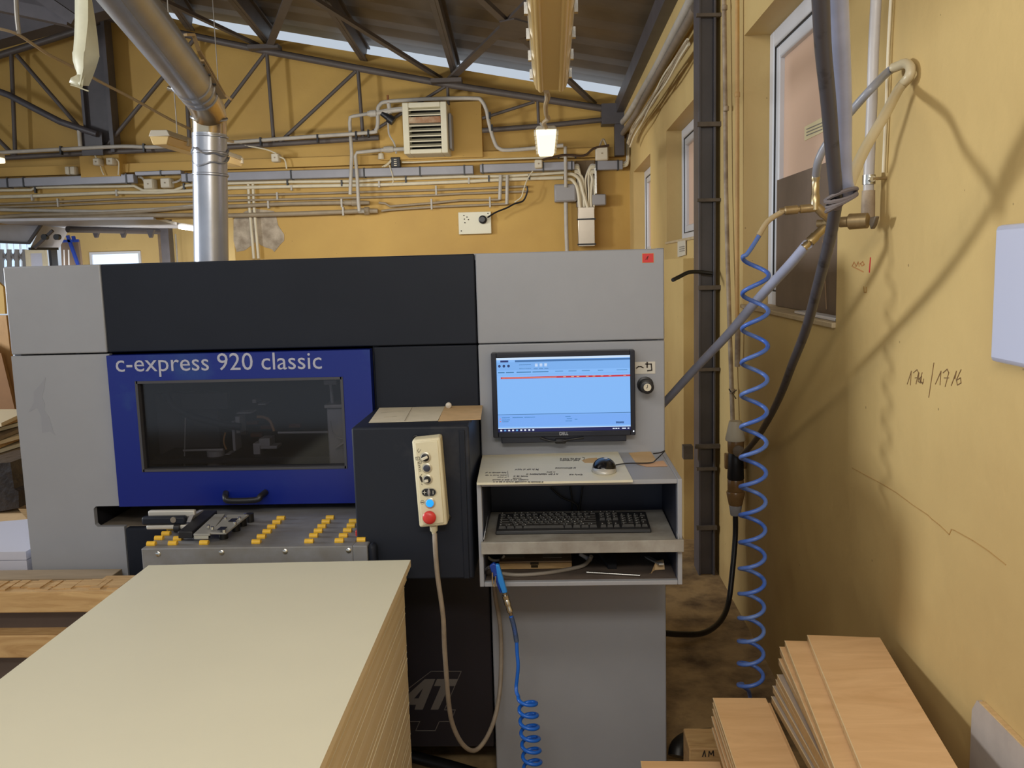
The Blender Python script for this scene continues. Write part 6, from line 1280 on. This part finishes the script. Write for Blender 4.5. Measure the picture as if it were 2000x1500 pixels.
for x in (-1.9, -1.35): o = B().box(x-.05, x+.05, 2.53, 2.63, 0, at(0, 1157, y=2.44).z-.02).build('timber_post', TIMB); tag(o, 'hidden-footed timber post under the left beams, %s one' % ('outer' if x < -1.5 else 'inner'), 'post')
o = B().box(-1.32, -1.24, 2.45, 2.53, 0, at(0, 1242, y=2.44).z-.045).build('timber_post', TIMB); tag(o, 'short timber post under the lower pale beam beside the white stack', 'post')
# white board pile far left
zq = .80; a = at(0, 1078, z=zq); 
A = [at(-60, 1079, z=zq), at(-5, 1048, z=zq), at(64, 1044, z=zq), at(64, 1077, z=zq)]
A = [V((-3.2, 3.02, zq)), V((-3.2, 3.02+.55, zq)), V((-1.74, 3.02+.55, zq)), V((-1.74, 3.02, zq))]
y_ = at(0, 1078, z=zq).y; zt2 = zq
for k in range(6):
    hh = (.03, .085, .012, .03, .03, .03)[k]
    o = B().prism([V((-3.0, y_, zt2)), V((at(-4, 1078, z=zq).x+.0, y_, zt2)), V((-1.735, y_, zt2)), V((-1.735, y_+.42, zt2)), V((at(60, 1048, z=zq).x-.05, y_+.42, zt2)), V((-2.9, y_+.1, zt2))], (0, 0, -hh+.002)).build('white_panel', mat('bluish_white_board', (206, 208, 224), .4), smooth=0)
    tag(o, ['topmost white panel of the pile at the left edge', 'thick second white slab of the pile at the left edge', 'thin third white panel of the left edge pile', 'fourth white panel of the left edge pile', 'fifth white panel of the left edge pile', 'sixth white panel of the left edge pile'][k], 'panel', 'white panels piled at the left edge'); zt2 -= hh
o = B().box(-2.95, -1.76, y_+.03, y_+.38, 0, zt2-.001).build('plinth_crate', mat('gap_shade_and_crate_brown', (92, 78, 70), .7)); tag(o, 'dark crate carrying the white panels at the left edge', 'crate')
# leaning yellow boards, scrap pallet, sacks far left
yl = 5.4
def fbox(pts, Y, th_, name, label, cat, m, group=None): o = B().prism([at(x, y, y=Y) for x, y in pts], (0, th_, 0)).build(name, m, smooth=0); tag(o, label, cat, group); return o
fbox([(-60, 500), (6, 560), (10, 613), (-60, 613)], 7.5, .03, 'pale_board', 'pale yellow board edge at the far left above the leaning sheet', 'board', mat('pale_yellow_board', (214, 176, 100), .6))
fbox([(-60, 616), (12, 616), (34, 815), (-60, 815)], 6.2, .03, 'leaning_sheet', 'wood-coloured sheet leaning in the gap left of the machine', 'sheet', wood_mat('tan_sheet', (196, 152, 96), (170, 128, 76), (8, 8, 1.5)))
fbox([(-60, 660), (2, 690), (32, 812), (-60, 815)], 6.1, .03, 'leaning_sheet', 'darker brown sheet leaning before the wood-coloured one at the left', 'sheet', mat('brown_sheet', (140, 98, 56), .6, var=.15, scale=3))
zz2 = at(10, 822, y=5.0).z
for k in range(7):
    rnd = random.Random(40+k); z_ = at(10, 815+9*k, y=4.9).z; x1_ = at(34, 820, y=4.9).x
    o = B().prism([V((-4.2, 4.6+rnd.uniform(0, .1), z_)), V((x1_+rnd.uniform(-.1, .05), 4.7, z_)), V((x1_+rnd.uniform(-.1, .05), 5.2, z_)), V((-4.2, 5.3, z_))], (0, 0, -.02)).build('scrap_panel', [MEDGE, TIMB, WHITEM, TG][k % 4], smooth=0)
    tag(o, '%s scrap panel of the loose heap at the far left' % ('topmost pale', 'second, timber-brown', 'third, white', 'fourth, grey', 'fifth, pale', 'sixth, timber-brown', 'lowest, white')[k], 'panel', 'scrap panels on the far left pallet')
zp = at(10, 815+56, y=4.9).z-.02
sp2 = thing('timber_pallet', (-3.4, 5.0, 0), 'dark timber pallet stack under the scrap panels at the far left', 'pallet')
for k in range(3):
    z_ = zp-.0-k*.16; B().box(-4.2, x1_, 4.65, 5.25, z_-.025, z_).build('deck', TG, sp2)
    for x in (-4.1, -3.5, x1_-.12): B().box(x, x+.1, 4.66, 5.24, z_-.14, z_-.026).build('runner', TG, sp2)
B().box(-4.2, x1_-.05, 4.7, 5.2, 0, zp-.5).build('base_block', TG, sp2)
fbox([(-60, 910), (20, 903), (28, 955), (36, 960), (37, 992), (-60, 1010)], 3.9, .35, 'black_sack', 'dark wrapped bundle on the floor left of the machine', 'bundle', mat('black_plastic_wrap', (48, 42, 40), .35, var=.3, scale=14, bump=.6, bscale=22))
zf = .55
for k, (pts, z_, lb, m) in enumerate((([(-60, 1012), (32, 990), (62, 1024), (62, 1036), (-60, 1022)], .62, 'tan plywood sheet on the low pile left of the machine foot', KRAFT), ([(-60, 1036), (62, 1042), (62, 1052), (-60, 1080)], .56, 'second tan plywood sheet under the strap at the left edge', KRAFT))):
    o = B().prism([at(x, y, z=z_) for x, y in pts], (0, 0, -.02)).build('plywood_sheet', m, smooth=0); tag(o, lb, 'sheet')
o = B().box(-3.3, -2.0, 3.6, 4.3, 0, .535).build('plywood_crate', TIMB); tag(o, 'timber crate carrying the tan plywood sheets at the left', 'crate')
